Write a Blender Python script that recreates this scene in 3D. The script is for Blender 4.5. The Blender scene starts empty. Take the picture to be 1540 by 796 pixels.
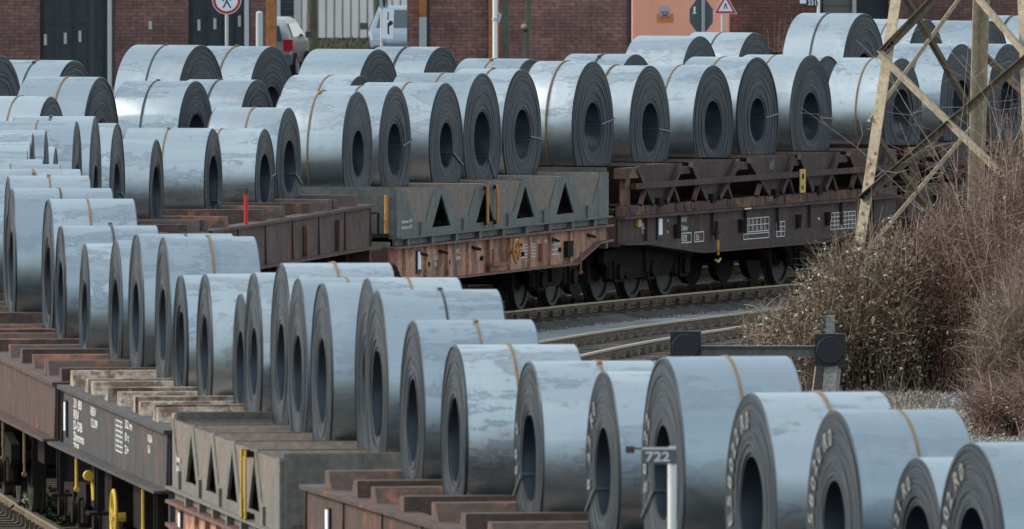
import bpy, bmesh, math, random
import numpy as np
from mathutils import Vector, Matrix
R = math.radians
rnd = random.Random(7)
sc = bpy.context.scene
col = sc.collection

# ------------------------------------------------------------------ camera, sky, sun
HC, FPX, PITCH = 8.945, 26575.4, R(1.77598)
cam_d = bpy.data.cameras.new('camera'); cam = bpy.data.objects.new('camera', cam_d); col.objects.link(cam)
cam.location = (0, 0, HC); cam.rotation_euler = (R(90) - PITCH, 0, 0)
cam_d.sensor_width = 36; cam_d.lens = FPX / 1540 * 36
cam_d.clip_start = 1; cam_d.clip_end = 4000
cam_d.dof.use_dof = True; cam_d.dof.focus_distance = 262; cam_d.dof.aperture_fstop = 13
sc.camera = cam
SUN_EL, SUN_AZ = R(34), math.atan2(-.97, .15)          # azimuth measured from +Y towards +X
w = bpy.data.worlds.new('World'); sc.world = w; w.use_nodes = True
nt = w.node_tree
sky = nt.nodes.new('ShaderNodeTexSky'); sky.sky_type = 'NISHITA'; sky.sun_disc = False
sky.sun_elevation = SUN_EL; sky.sun_rotation = SUN_AZ
sky.air_density = 1.3; sky.dust_density = 1.2; sky.ozone_density = 1.0
bg = nt.nodes['Background']; bg.inputs['Strength'].default_value = .105
tcw = nt.nodes.new('ShaderNodeTexCoord'); cn = nt.nodes.new('ShaderNodeTexNoise'); cn.inputs['Scale'].default_value = 2.2; cn.inputs['Detail'].default_value = 6
nt.links.new(tcw.outputs['Generated'], cn.inputs['Vector'])
cr = nt.nodes.new('ShaderNodeValToRGB'); cr.color_ramp.elements[0].position = .32; cr.color_ramp.elements[0].color = (.40, .40, .40, 1); cr.color_ramp.elements[1].position = .62; cr.color_ramp.elements[1].color = (.80, .80, .80, 1)
nt.links.new(cn.outputs['Fac'], cr.inputs[0])
cmx = nt.nodes.new('ShaderNodeMix'); cmx.data_type = 'RGBA'; cmx.inputs[7].default_value = (5.3, 6.1, 6.6, 1)   # broken bright cloud over the blue
nt.links.new(cr.outputs[0], cmx.inputs[0]); nt.links.new(sky.outputs[0], cmx.inputs[6]); nt.links.new(cmx.outputs[2], bg.inputs[0])
sd = bpy.data.lights.new('sun', 'SUN'); so = bpy.data.objects.new('sun', sd); col.objects.link(so)
sd.energy = 1.8; sd.angle = R(12); sd.color = (1, .91, .78)
dirv = Vector((math.sin(SUN_AZ) * math.cos(SUN_EL), math.cos(SUN_AZ) * math.cos(SUN_EL), math.sin(SUN_EL)))
so.rotation_euler = dirv.to_track_quat('Z', 'Y').to_euler()
sc.view_settings.view_transform = 'Standard'; sc.view_settings.look = 'None'
sc.view_settings.exposure = 0.95; sc.view_settings.gamma = 1
sc.cycles.max_bounces = 6; sc.cycles.diffuse_bounces = 3; sc.cycles.glossy_bounces = 3
sc.cycles.use_denoising = True

# ------------------------------------------------------------------ the curved track: one smooth centre line
S = np.linspace(-160, 160, 1281)
TH = .57533e-2 * S + 1.49006e-4 * S**2 / 2 - 1.21659e-6 * S**3 / 3 - 4.28318e-8 * S**4 / 4 - .47665e-10 * S**5 / 5
i60, i0 = np.searchsorted(S, 60), np.searchsorted(S, -93)
TH[i60:] = TH[i60]; TH[:i0] = TH[i0]
_d = S[1] - S[0]
PX = np.concatenate([[0], np.cumsum((np.sin(TH)[1:] + np.sin(TH)[:-1]) / 2 * _d)])
PY = np.concatenate([[0], np.cumsum((np.cos(TH)[1:] + np.cos(TH)[:-1]) / 2 * _d)])
PX = PX - PX[640] - 6.3638; PY = PY - PY[640] + 227.1036
def head(s): return float(np.interp(s, S, TH))
def pt(s, o=0.):
    t = head(s)
    return float(np.interp(s, S, PX)) + math.cos(t) * o, float(np.interp(s, S, PY)) - math.sin(t) * o
def at(u, v, Y):                                       # the place at distance Y seen at photo pixel (u, v)
    a, b = (u - 770) / FPX, -(v - 398) / FPX
    c, s = math.cos(PITCH), math.sin(PITCH)
    d = Vector((a, b * s + c, b * c - s)); t = Y / d.y
    return Vector((d.x * t, Y, HC + d.z * t))
def ground_at(u, v, z=-.28):
    p = at(u, v, 100); k = (z - HC) / (p.z - HC)
    return Vector((p.x * k, 100 * k, z))

# ------------------------------------------------------------------ materials
def mat(name, base=(.5, .5, .5), rough=.6, metal=0., spec=.5):
    m = bpy.data.materials.new(name); m.use_nodes = True
    b = m.node_tree.nodes['Principled BSDF']
    b.inputs['Base Color'].default_value = (*base, 1); b.inputs['Roughness'].default_value = rough
    b.inputs['Metallic'].default_value = metal; b.inputs['Specular IOR Level'].default_value = spec
    return m
class NT:
    def __init__(s, m): s.t = m.node_tree; s.b = s.t.nodes['Principled BSDF']
    def n(s, typ, **kw):
        x = s.t.nodes.new(typ)
        for k, v in kw.items():
            if k.startswith('i_'):
                key = k[2:].replace('_', ' '); x.inputs[key].default_value = v
            else: setattr(x, k, v)
        return x
    def l(s, a, b): s.t.links.new(a, b)
    def coords(s, scale=(1, 1, 1), rand=True):
        tc = s.n('ShaderNodeTexCoord'); mp = s.n('ShaderNodeMapping'); mp.inputs['Scale'].default_value = scale
        s.l(tc.outputs['Object'], mp.inputs['Vector'])
        if rand:
            oi = s.n('ShaderNodeObjectInfo'); mu = s.n('ShaderNodeMath', operation='MULTIPLY'); mu.inputs[1].default_value = 57.
            s.l(oi.outputs['Random'], mu.inputs[0]); s.l(mu.outputs[0], mp.inputs['Location'])
        return mp.outputs['Vector']
    def noise(s, vec, scale, detail=4, rough=.55, dist=0.):
        x = s.n('ShaderNodeTexNoise'); x.inputs['Scale'].default_value = scale; x.inputs['Detail'].default_value = detail
        x.inputs['Roughness'].default_value = rough; x.inputs['Distortion'].default_value = dist
        s.l(vec, x.inputs['Vector']); return x.outputs['Fac']
    def ramp(s, fac, stops, interp='LINEAR'):
        x = s.n('ShaderNodeValToRGB'); e = x.color_ramp.elements; x.color_ramp.interpolation = interp
        while len(e) < len(stops): e.new(.5)
        for k, (p, c) in enumerate(stops):
            e[k].position = p; e[k].color = (*c, 1) if len(c) == 3 else c
        s.l(fac, x.inputs[0]); return x.outputs[0]
    def mix(s, fac, a, b, blend='MIX'):
        x = s.n('ShaderNodeMix', data_type='RGBA', blend_type=blend)
        for sock, v in ((x.inputs[0], fac), (x.inputs[6], a), (x.inputs[7], b)):
            if hasattr(v, 'is_output'): s.l(v, sock)
            elif isinstance(v, (int, float)): sock.default_value = v
            else: sock.default_value = (*v, 1)
        return x.outputs[2]
    def bump(s, h, strength=.3, dist=.02):
        x = s.n('ShaderNodeBump'); x.inputs['Strength'].default_value = strength; x.inputs['Distance'].default_value = dist
        s.l(h, x.inputs['Height']); s.l(x.outputs[0], s.b.inputs['Normal'])
g3 = lambda v: (v, v, v)

def painted(name, base, rust=(.16, .06, .03), amount=.5, rough=.62, grime=.5, streak=True, scale=1., spec=.3, sw=3.):
    m = mat(name, base, rough, spec=spec); t = NT(m)
    v = t.coords((scale,) * 3); vs = t.coords((scale * sw, scale * sw, scale * .5))
    a = t.noise(v, 1.7, 8, .68); fine = t.noise(v, 14, 5, .6)
    c = t.mix(t.ramp(fine, [(.3, g3(.72)), (.7, g3(1.2))]), g3(0), base, 'MIX')
    c = t.mix(1., base, t.ramp(fine, [(.3, g3(.7)), (.72, g3(1.25))]), 'MULTIPLY')
    lo = .72 - amount * .34
    c = t.mix(t.ramp(a, [(lo, g3(0)), (lo + .09, g3(1))]), c, t.mix(fine, rust, tuple(min(1, x * 1.9) for x in rust)))
    if streak:
        st = t.noise(vs, 2.2, 6, .6)
        c = t.mix(t.ramp(st, [(.44, g3(0)), (.68, g3(grime))]), c, (.02, .018, .017))
    t.l(c, t.b.inputs['Base Color'])
    t.l(t.ramp(a, [(.3, g3(rough - .12)), (.7, g3(min(1, rough + .2)))]), t.b.inputs['Roughness'])
    t.bump(fine, .25, .01)
    return m

def barrel_mat():
    m = mat('mill_steel_barrel', (.5, .55, .6), .36, .92); t = NT(m)
    v = t.coords((1, 1, 1)); band = t.coords((.42, 1.7, 1.7)); hair = t.coords((.6, 26, 26)); ring = t.coords((22, .5, .5))
    n1 = t.noise(band, 1.25, 6, .55, .5); n2 = t.noise(v, 5.5, 5, .6, .6); n3 = t.noise(hair, 1., 3); n4 = t.noise(ring, 1., 3)
    oi = t.n('ShaderNodeObjectInfo')
    tone = t.ramp(oi.outputs['Random'], [(0, (.31, .37, .405)), (.5, (.38, .435, .465)), (1, (.45, .50, .52))])
    amt = t.ramp(oi.outputs['Random'], [(0, g3(.5)), (.3, g3(1)), (.6, g3(.75)), (1, g3(1))])
    mm = t.n('ShaderNodeMath', operation='MULTIPLY_ADD'); mm.inputs[1].default_value = .30; t.l(n2, mm.inputs[0]); t.l(n1, mm.inputs[2])
    fz = t.noise(band, 16, 4, .65); m2 = t.n('ShaderNodeMath', operation='MULTIPLY_ADD'); m2.inputs[1].default_value = .22; t.l(fz, m2.inputs[0]); t.l(mm.outputs[0], m2.inputs[2])
    c = t.mix(t.mix(1., amt, t.ramp(m2.outputs[0], [(.79, g3(0)), (.82, g3(.75)), (.86, g3(.4)), (.96, g3(.25))]), 'MULTIPLY'), tone, (.20, .235, .285))
    c = t.mix(t.ramp(n2, [(.56, g3(0)), (.66, g3(.45))]), c, (.36, .35, .345))
    c = t.mix(.2, c, t.ramp(n3, [(.3, g3(.78)), (.7, g3(1.12))]), 'MULTIPLY')
    c = t.mix(.16, c, t.ramp(n4, [(.3, g3(.82)), (.7, g3(1.1))]), 'MULTIPLY')
    t.l(c, t.b.inputs['Base Color'])
    rr = t.mix(t.ramp(n1, [(.45, g3(0)), (.62, g3(1))]), g3(.36), g3(.48)); rr = t.mix(.35, rr, t.ramp(n2, [(.3, g3(.24)), (.7, g3(.56))]))
    t.l(rr, t.b.inputs['Roughness'])
    low = t.noise(v, 1.3, 2); t.bump(low, .35, .05)
    return m
def face_mat():
    m = mat('coil_end_face_steel', (.1, .11, .12), .5, .75); t = NT(m)
    tc = t.n('ShaderNodeTexCoord'); sep = t.n('ShaderNodeSeparateXYZ'); t.l(tc.outputs['Object'], sep.inputs[0])
    cmb = t.n('ShaderNodeCombineXYZ'); t.l(sep.outputs[1], cmb.inputs[1]); t.l(sep.outputs[2], cmb.inputs[2])
    ln = t.n('ShaderNodeVectorMath', operation='LENGTH'); t.l(cmb.outputs[0], ln.inputs[0])
    oi = t.n('ShaderNodeObjectInfo'); c2 = t.n('ShaderNodeCombineXYZ'); t.l(ln.outputs['Value'], c2.inputs[0])
    mu = t.n('ShaderNodeMath', operation='MULTIPLY'); mu.inputs[1].default_value = 31; t.l(oi.outputs['Random'], mu.inputs[0]); t.l(mu.outputs[0], c2.inputs[1])
    r1 = t.noise(c2.outputs[0], 45, 5, .7); r2 = t.noise(c2.outputs[0], 7, 3)
    v = t.coords((1, 1, 1)); bl = t.noise(v, 3.2, 6, .65)
    c = t.mix(1., t.ramp(r1, [(.28, (.018, .023, .031)), (.5, (.042, .052, .066)), (.74, (.095, .112, .132))]), t.ramp(r2, [(.3, g3(.7)), (.7, g3(1.25))]), 'MULTIPLY')
    c = t.mix(t.ramp(bl, [(.5, g3(0)), (.72, g3(.5))]), c, (.055, .06, .068))
    t.l(c, t.b.inputs['Base Color']); t.l(t.ramp(r1, [(.3, g3(.38)), (.7, g3(.56))]), t.b.inputs['Roughness'])
    t.bump(r1, .9, .012)
    return m
M = {}
M['barrel'] = barrel_mat(); M['face'] = face_mat()
M['bore'] = mat('coil_bore_steel', (.11, .135, .165), .45, 1.)
M['strap_ochre'] = painted('strap_ochre', (.20, .14, .075), amount=.5, streak=False, scale=3)
M['strap_dark'] = mat('strap_dark', (.06, .06, .065), .5, .6)
M['chalk'] = mat('chalk_paint', (.20, .205, .21), .9)
M['brown'] = painted('wagon_brown', (.085, .048, .038), amount=.5, grime=.7)
M['redbrown'] = painted('wagon_red_brown', (.090, .046, .039), amount=.4, grime=.65)
M['mauve'] = painted('wagon_mauve_brown', (.062, .033, .030), amount=.35, grime=.7)
M['blueblack'] = painted('wagon_blue_black', (.060, .056, .057), (.085, .05, .036), amount=.5, grime=.6)
M['grey'] = painted('cradle_grey', (.118, .126, .122), (.15, .11, .085), amount=.25, grime=.25, rough=.55)
M['grey_warm_lit'] = painted('cradle_warm_grey_lit', (.17, .158, .138), (.17, .12, .09), amount=.3, grime=.35, rough=.6)  # same cradle paint, with the lit side's brightness put into the colour
M['beige'] = painted('cradle_trough_worn', (.19, .155, .13), (.15, .09, .06), amount=.35, grime=.25)
M['rust'] = painted('frame_orange_rust', (.47, .26, .175), (.17, .09, .062), amount=.58, grime=.75, rough=.85, sw=1.1)
M['ledge'] = painted('rusty_ledge', (.10, .058, .046), (.15, .085, .05), amount=.6, grime=.6, rough=.85)
M['peel'] = painted('peeling_cream', (.40, .33, .26), (.10, .065, .05), amount=.75, grime=.35, rough=.8, scale=2.2)
M['saddle'] = painted('saddle_brown', (.10, .068, .056), (.20, .085, .055), amount=.5, grime=.25, rough=.75)
M['black'] = painted('underframe_black', (.022, .018, .016), (.040, .028, .021), amount=.4, grime=.6, rough=.9, spec=.08)
M['pink'] = painted('salmon_primer', (.30, .10, .085), amount=.35, grime=.4)
M['yellow'] = mat('safety_yellow', (.62, .39, .04), .5)
M['orange_tube'] = painted('ochre_tube', (.46, .22, .07), amount=.3, streak=False)
M['yellow_plate'] = mat('dull_yellow_plate', (.50, .32, .07), .6)
M['white'] = mat('white_lettering', (.62, .61, .59), .7)
M['paper'] = mat('white_paper_label', (.75, .78, .85), .7)
M['labelback'] = mat('label_holder_black', (.01, .012, .018), .6)
M['wheel'] = mat('wheel_steel', (.02, .018, .018), .6, .3)
M['tread'] = mat('bright_steel', (.5, .5, .5), .3, 1.)
M['red'] = mat('red_paint', (.45, .02, .03), .5)

# ------------------------------------------------------------------ mesh helpers
class MB:
    def __init__(s): s.v = []; s.f = []; s.mi = []
    def add(s, vs, fs, mi=0):
        k = len(s.v); s.v += [tuple(p) for p in vs]; s.f += [tuple(k + i for i in f) for f in fs]; s.mi += [mi] * len(fs)
    def box(s, x0, x1, y0, y1, z0, z1, mi=0):
        s.add([(x0, y0, z0), (x1, y0, z0), (x1, y1, z0), (x0, y1, z0), (x0, y0, z1), (x1, y0, z1), (x1, y1, z1), (x0, y1, z1)],
              [(3, 2, 1, 0), (4, 5, 6, 7), (0, 1, 5, 4), (1, 2, 6, 5), (2, 3, 7, 6), (3, 0, 4, 7)], mi)
    def prism(s, poly, axis, a, b, mi=0):
        # poly: list of 2D points in the two other axes (in xyz order)
        n = len(poly)
        def mk(p, h):
            return (h, p[0], p[1]) if axis == 'x' else ((p[0], h, p[1]) if axis == 'y' else (p[0], p[1], h))
        s.add([mk(p, a) for p in poly] + [mk(p, b) for p in poly],
              [tuple(range(n)), tuple(range(2 * n - 1, n - 1, -1))] + [(i, i + n, (i + 1) % n + n, (i + 1) % n) for i in range(n)], mi)
    def bar(s, p, q, w, h=None, up=(0, 0, 1), mi=0):
        p, q = Vector(p), Vector(q); d = (q - p).normalized(); h = h or w
        up = Vector(up)
        if abs(d.dot(up)) > .98: up = Vector((1, 0, 0))
        sx = d.cross(up).normalized() * w / 2; sz = d.cross(sx).normalized() * h / 2
        vs = [e + a * sx + b * sz for e in (p, q) for a, b in ((-1, -1), (1, -1), (1, 1), (-1, 1))]
        s.add(vs, [(3, 2, 1, 0), (4, 5, 6, 7), (0, 1, 5, 4), (1, 2, 6, 5), (2, 3, 7, 6), (3, 0, 4, 7)], mi)
    def tube(s, pts, rs, n=8, mi=0, cap=True):
        pts = [Vector(p) for p in pts]
        if not hasattr(rs, '__len__'): rs = [rs] * len(pts)
        k = len(s.v); a = None
        for i, p in enumerate(pts):
            d = (pts[min(i + 1, len(pts) - 1)] - pts[max(i - 1, 0)]).normalized()
            if a is None: a = d.orthogonal().normalized()
            a = (a - d * a.dot(d)).normalized(); b = d.cross(a)
            for j in range(n):
                t = 2 * math.pi * j / n
                s.v.append(tuple(p + (a * math.cos(t) + b * math.sin(t)) * rs[i]))
        for i in range(len(pts) - 1):
            for j in range(n):
                s.f.append((k + i * n + j, k + i * n + (j + 1) % n, k + (i + 1) * n + (j + 1) % n, k + (i + 1) * n + j)); s.mi.append(mi)
        if cap:
            s.f.append(tuple(k + j for j in range(n - 1, -1, -1))); s.mi.append(mi)
            s.f.append(tuple(k + (len(pts) - 1) * n + j for j in range(n))); s.mi.append(mi)
    def lathe_x(s, prof, n=32, mis=None, c=(0, 0, 0), closed=False):
        # prof: (x, r) pairs
        k = len(s.v)
        for x, r in prof:
            for j in range(n):
                t = 2 * math.pi * j / n
                s.v.append((c[0] + x, c[1] + r * math.cos(t), c[2] + r * math.sin(t)))
        m = len(prof)
        for i in range(m if closed else m - 1):
            i2 = (i + 1) % m
            for j in range(n):
                s.f.append((k + i * n + j, k + i * n + (j + 1) % n, k + i2 * n + (j + 1) % n, k + i2 * n + j)); s.mi.append(mis[i] if mis else 0)
    def mesh(s, name, mats, smooth=None):
        me = bpy.data.meshes.new(name); me.from_pydata(s.v, [], s.f)
        for m in (mats if isinstance(mats, (list, tuple)) else [mats]): me.materials.append(m)
        me.polygons.foreach_set('material_index', s.mi)
        bm = bmesh.new(); bm.from_mesh(me); bmesh.ops.recalc_face_normals(bm, faces=bm.faces); bm.to_mesh(me); bm.free()
        if smooth is not None:
            me.polygons.foreach_set('use_smooth', [True] * len(me.polygons)); me.set_sharp_from_angle(angle=R(smooth))
        me.update(); return me
    def build(s, name, mats, parent=None, smooth=None, loc=None, rz=0):
        return link(name, s.mesh(name, mats, smooth), parent, loc, rz)
def link(name, me, parent=None, loc=None, rz=0):
    o = bpy.data.objects.new(name, me); col.objects.link(o)
    if parent is not None: o.parent = parent
    if loc is not None: o.location = loc
    if rz: o.rotation_euler.z = rz
    return o
def tag(o, label=None, cat=None, group=None, kind=None):
    if label: o['label'] = label
    if cat: o['category'] = cat
    if group: o['group'] = group
    if kind: o['kind'] = kind
    return o
def empty(name, loc, rz=0, **kw):
    o = bpy.data.objects.new(name, None); col.objects.link(o); o.location = loc; o.rotation_euler.z = rz; o.empty_display_size = .3
    return tag(o, **kw)
def copy_tree(o, parent=None):
    c = o.copy(); col.objects.link(c); c.parent = parent
    for ch in list(o.children): copy_tree(ch, c)
    return c
_glyph = {}
def glyphs(txt):
    """vertices and faces of flat lettering, 1 unit high, starting at x = 0"""
    if txt in _glyph: return _glyph[txt]
    cu = bpy.data.curves.new('t', 'FONT'); cu.body = txt; cu.size = 1.35; cu.resolution_u = 2; cu.offset = .028
    o = bpy.data.objects.new('t', cu); col.objects.link(o)
    dg = bpy.context.evaluated_depsgraph_get(); me = bpy.data.meshes.new_from_object(o.evaluated_get(dg))
    vs = [tuple(v.co) for v in me.vertices]; fs = [tuple(p.vertices) for p in me.polygons]
    bpy.data.objects.remove(o); bpy.data.curves.remove(cu); bpy.data.meshes.remove(me)
    _glyph[txt] = (vs, fs); return vs, fs
def text_on(mb, txt, origin, right, up, h, wscale=1., mi=0):
    vs, fs = glyphs(txt); o, r, u = Vector(origin), Vector(right), Vector(up)
    mb.add([o + r * (x * h * wscale) + u * (y * h) for x, y, z in vs], fs, mi)

# ------------------------------------------------------------------ ground, ballast, rails
def ground_mat():
    m = mat('gravel_ground', (.2, .2, .2), .95); t = NT(m); v = t.coords((1, 1, 1), False)
    n1 = t.noise(v, .35, 6, .6); n2 = t.noise(v, 18, 5, .7); n3 = t.noise(v, 60, 3)
    c = t.ramp(n2, [(.3, (.035, .033, .031)), (.5, (.075, .072, .068)), (.72, (.14, .135, .13))])
    c = t.mix(t.ramp(n1, [(.45, g3(0)), (.65, g3(.7))]), c, t.ramp(n3, [(.3, (.06, .05, .035)), (.7, (.15, .125, .09))]))
    t.l(c, t.b.inputs['Base Color']); t.bump(n2, .8, .05); return m
M['ground'] = ground_mat()
mb = MB()
xs = [-900, -60, -30, 0, 30, 60, 900]; ys = [-200, 60, 318, 331, 460, 520, 2500]; zs = [-.3, -.3, -.3, .25, .25, .25, .25]
for y, z in zip(ys, zs):
    for x in xs: mb.v.append((x, y, z))
for i in range(len(ys) - 1):
    for j in range(len(xs) - 1):
        a = i * len(xs) + j; mb.f.append((a, a + 1, a + 1 + len(xs), a + len(xs))); mb.mi.append(0)
tag(mb.build('ground', M['ground']), kind='structure')
def stone_mat(name, lo, hi):
    m = mat(name, hi, .95); t = NT(m); v = t.coords((1, 1, 1), False)
    n = t.noise(v, 22, 4, .7); n1 = t.noise(v, 1.1, 4)
    c = t.ramp(n, [(.32, lo), (.68, hi)]); c = t.mix(t.ramp(n1, [(.4, g3(0)), (.7, g3(.6))]), c, tuple(x * .55 for x in lo))
    t.l(c, t.b.inputs['Base Color']); t.bump(n, 1., .06); return m
M['ballast'] = stone_mat('ballast_stone', (.05, .042, .037), (.17, .155, .14))
M['ballast_pale'] = stone_mat('ballast_pale_stone', (.24, .24, .24), (.50, .50, .50))
def strip(name, o0, o1, o2, o3, s0, s1, ztop, zbot, m, step=2.):
    mb = MB(); ss = np.arange(s0, s1 + .01, step)
    for s in ss:
        for o, z in ((o0, zbot), (o1, ztop), (o2, ztop), (o3, zbot)):
            x, y = pt(s, o); mb.v.append((x, y, z))
    for i in range(len(ss) - 1):
        for j in range(3):
            a = i * 4 + j; mb.f.append((a, a + 1, a + 5, a + 4)); mb.mi.append(0)
    return tag(mb.build(name, m), kind='structure')
strip('ballast_bed', -2.1, -1.4, 1.35, 1.95, -120, 120, -.17, -.32, M['ballast'])
strip('ballast_bed', 3.4, 3.9, 6.3, 6.9, -2, 120, -.2, -.32, M['ballast_pale'])
strip('gravel_path', -5.5, -4.6, -2.2, -1.75, -60, 0, -.2, -.31, M['ballast_pale'])
strip('gravel_path', 1.6, 2.0, 3.2, 3.75, 0, 118, -.225, -.31, M['ballast_pale'])
strip('ballast_bed', -6.5, -5.9, -3.1, -2.55, 0, 120, -.16, -.32, M['ballast'])
strip('ballast_bed', -11, -10.4, -7.6, -7.05, 10, 120, -.16, -.32, M['ballast'])
M['rail'] = painted('rail_rust_web', (.15, .105, .072), (.085, .06, .042), amount=.6, grime=.3, rough=.8)
M['railtop'] = mat('rail_head_steel', (.42, .36, .28), .38, .9)
M['sleeper'] = painted('sleeper_concrete', (.13, .105, .09), (.06, .045, .035), amount=.6, grime=.5, rough=.9)
SL = MB(); SL.box(-1.3, 1.3, -.12, .12, -.36, -.152)
for sx in (-.75, .75):
    SL.box(sx - .15, sx + .15, -.075, .075, -.152, -.135)
    for k in (-1, 1): SL.prism([(-.05, -.135), (.05, -.135), (.02, -.06), (-.02, -.06)], 'x', sx + k * .105 - .03, sx + k * .105 + .03)
sleeper_me = SL.mesh('sleeper', M['sleeper'])
def track(label, off, s0, s1, vis):
    root = empty('railway_track', (*pt((s0 + s1) / 2, off), 0)); tag(root, label=label, kind='structure')
    inv = Vector(root.location)
    prof = [(-.075, -.152), (.075, -.152), (.075, -.135), (.012, -.115), (.012, -.04), (.036, -.03), (.036, -.003), (.028, 0), (-.028, 0), (-.036, -.003), (-.036, -.03), (-.012, -.04), (-.012, -.115), (-.075, -.135)]
    for side in (-.7535, .7535):
        mb = MB(); ss = np.arange(s0, s1 + .01, 1.5); n = len(prof)
        for s in ss:
            for px, pz in prof:
                x, y = pt(s, off + side + px); mb.v.append((x - inv.x, y - inv.y, pz))
        for i in range(len(ss) - 1):
            for j in range(n):
                mb.f.append((i * n + j, i * n + (j + 1) % n, (i + 1) * n + (j + 1) % n, (i + 1) * n + j)); mb.mi.append(1 if 5 <= j <= 9 else 0)
        mb.build('rail', [M['rail'], M['railtop']], root)
    rest = MB()
    for s in np.arange(s0 + .3, s1, .62):
        x, y = pt(s, off); x -= inv.x; y -= inv.y; a = -head(s)
        if any(p <= s <= q for p, q in vis): link('sleeper', sleeper_me, root, (x, y, 0), a)
        else:
            c, d = math.cos(a), math.sin(a)
            rest.add([(x + c * px - d * py, y + d * px + c * py, pz) for px in (-1.3, 1.3) for py in (-.12, .12) for pz in (-.36, -.155)],
                     [(0, 1, 3, 2), (4, 6, 7, 5), (0, 4, 5, 1), (2, 3, 7, 6), (1, 5, 7, 3), (0, 2, 6, 4)])
    if rest.v: tag(rest.build('sleepers', M['sleeper'], root), kind='stuff')
track('curved track carrying the long coil train', 0, -118, 118, [(-46, -12), (33, 60)])
track('empty curved track beside the gravel path', 5.1, 2, 118, [(24, 62)])
track('second curved track under the middle back row', -4.5, 5, 118, [])
track('third curved track under the rearmost row', -9, 15, 118, [])
def stones(name, m, n, s0, s1, o0, o1, z, r0, r1, seed):
    rg = random.Random(seed); mb = MB()
    for _ in range(n):
        s, o = rg.uniform(s0, s1), rg.uniform(o0, o1); x, y = pt(s, o); r = rg.uniform(r0, r1)
        p = [(x + rg.uniform(.6, 1.1) * r * a, y + rg.uniform(.6, 1.1) * r * b, z + rg.uniform(.4, .9) * r * c) for a, b, c in ((1, 0, 0), (0, 1, 0), (-1, 0, 0), (0, -1, 0), (0, 0, 1), (0, 0, -1))]
        mb.add(p, [(0, 1, 4), (1, 2, 4), (2, 3, 4), (3, 0, 4), (1, 0, 5), (2, 1, 5), (3, 2, 5), (0, 3, 5)])
    return tag(mb.build(name, m), kind='stuff')
M['stone_light'] = stone_mat('stone_light', (.25, .245, .24), (.5, .49, .48))
stones('gravel', M['stone_light'], 3500, 22, 62, 3.5, 6.8, -.2, .02, .05, 1)
stones('gravel', M['ballast_pale'], 3800, 30, 62, 1.1, 3.6, -.25, .02, .045, 2)
stones('gravel', M['stone_light'], 2600, -48, -8, -3.6, -1.0, -.2, .02, .05, 3)

# ------------------------------------------------------------------ bogies and wagons
def wheelset_mesh():
    mb = MB(); mb.tube([(-1.05, 0, .46), (1.05, 0, .46)], .075, 10)
    for sx in (-1, 1):
        pr = [(.68, .08), (.68, .40), (.66, .49), (.685, .49), (.70, .462), (.80, .455), (.80, .40), (.765, .38), (.745, .16), (.79, .13), (.79, .08)]
        mb.lathe_x([(sx * x, r) for x, r in pr], 28, c=(0, 0, .46))
    return mb.mesh('wheelset', M['wheel'], 35)
WS = wheelset_mesh()
def bogie_proto(axles):
    mb = MB(); h = axles[-1]
    for sx in (-1, 1):
        a, b = sx * .96, sx * 1.06
        mb.prism([(-h - .55, .62), (-h - .35, .52), (-h + .35, .52), (-h + .55, .34), (h - .55, .34), (h - .35, .52), (h + .35, .52), (h + .55, .62), (h + .5, .78), (.5, .88), (-.5, .88), (-h - .5, .78)], 'x', min(a, b), max(a, b))
        for y in axles:
            mb.box(min(a, b) - .05, max(a, b) + .05, y - .17, y + .17, .30, .62)
            mb.tube([(sx * 1.05, y, .46), (sx * 1.17, y, .46)], .12, 12)
            for k in (-.26, .26): mb.tube([(sx * 1.02, y + k, .36), (sx * 1.02, y + k, .60)], .075, 8)
        mb.box(min(a, b) - .04, max(a, b) + .06, -.28, .28, .42, .95)
        for y in axles: mb.bar((sx * .75, y - .56, .30), (sx * .75, y - .56, .75), .09, .16)
    mb.box(-1., 1., -.2, .2, .62, .98)
    mb.bar((-.9, -h - .45, .66), (.9, -h - .45, .66), .1); mb.bar((-.9, h + .45, .66), (.9, h + .45, .66), .1)
    o = mb.build('bogie', M['black'], None, 40)
    for y in axles: link('wheelset', WS, o, (0, y, 0))
    return o
BOG2 = bogie_proto([-.9, .9]); BOG3 = bogie_proto([-1.5, 0, 1.5]); used_bogie = set()
def place_bogie(proto, parent, y):
    if proto.name not in used_bogie: used_bogie.add(proto.name); b = proto; b.parent = parent
    else: b = copy_tree(proto, parent)
    b.location = (0, y, 0); return b

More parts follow.
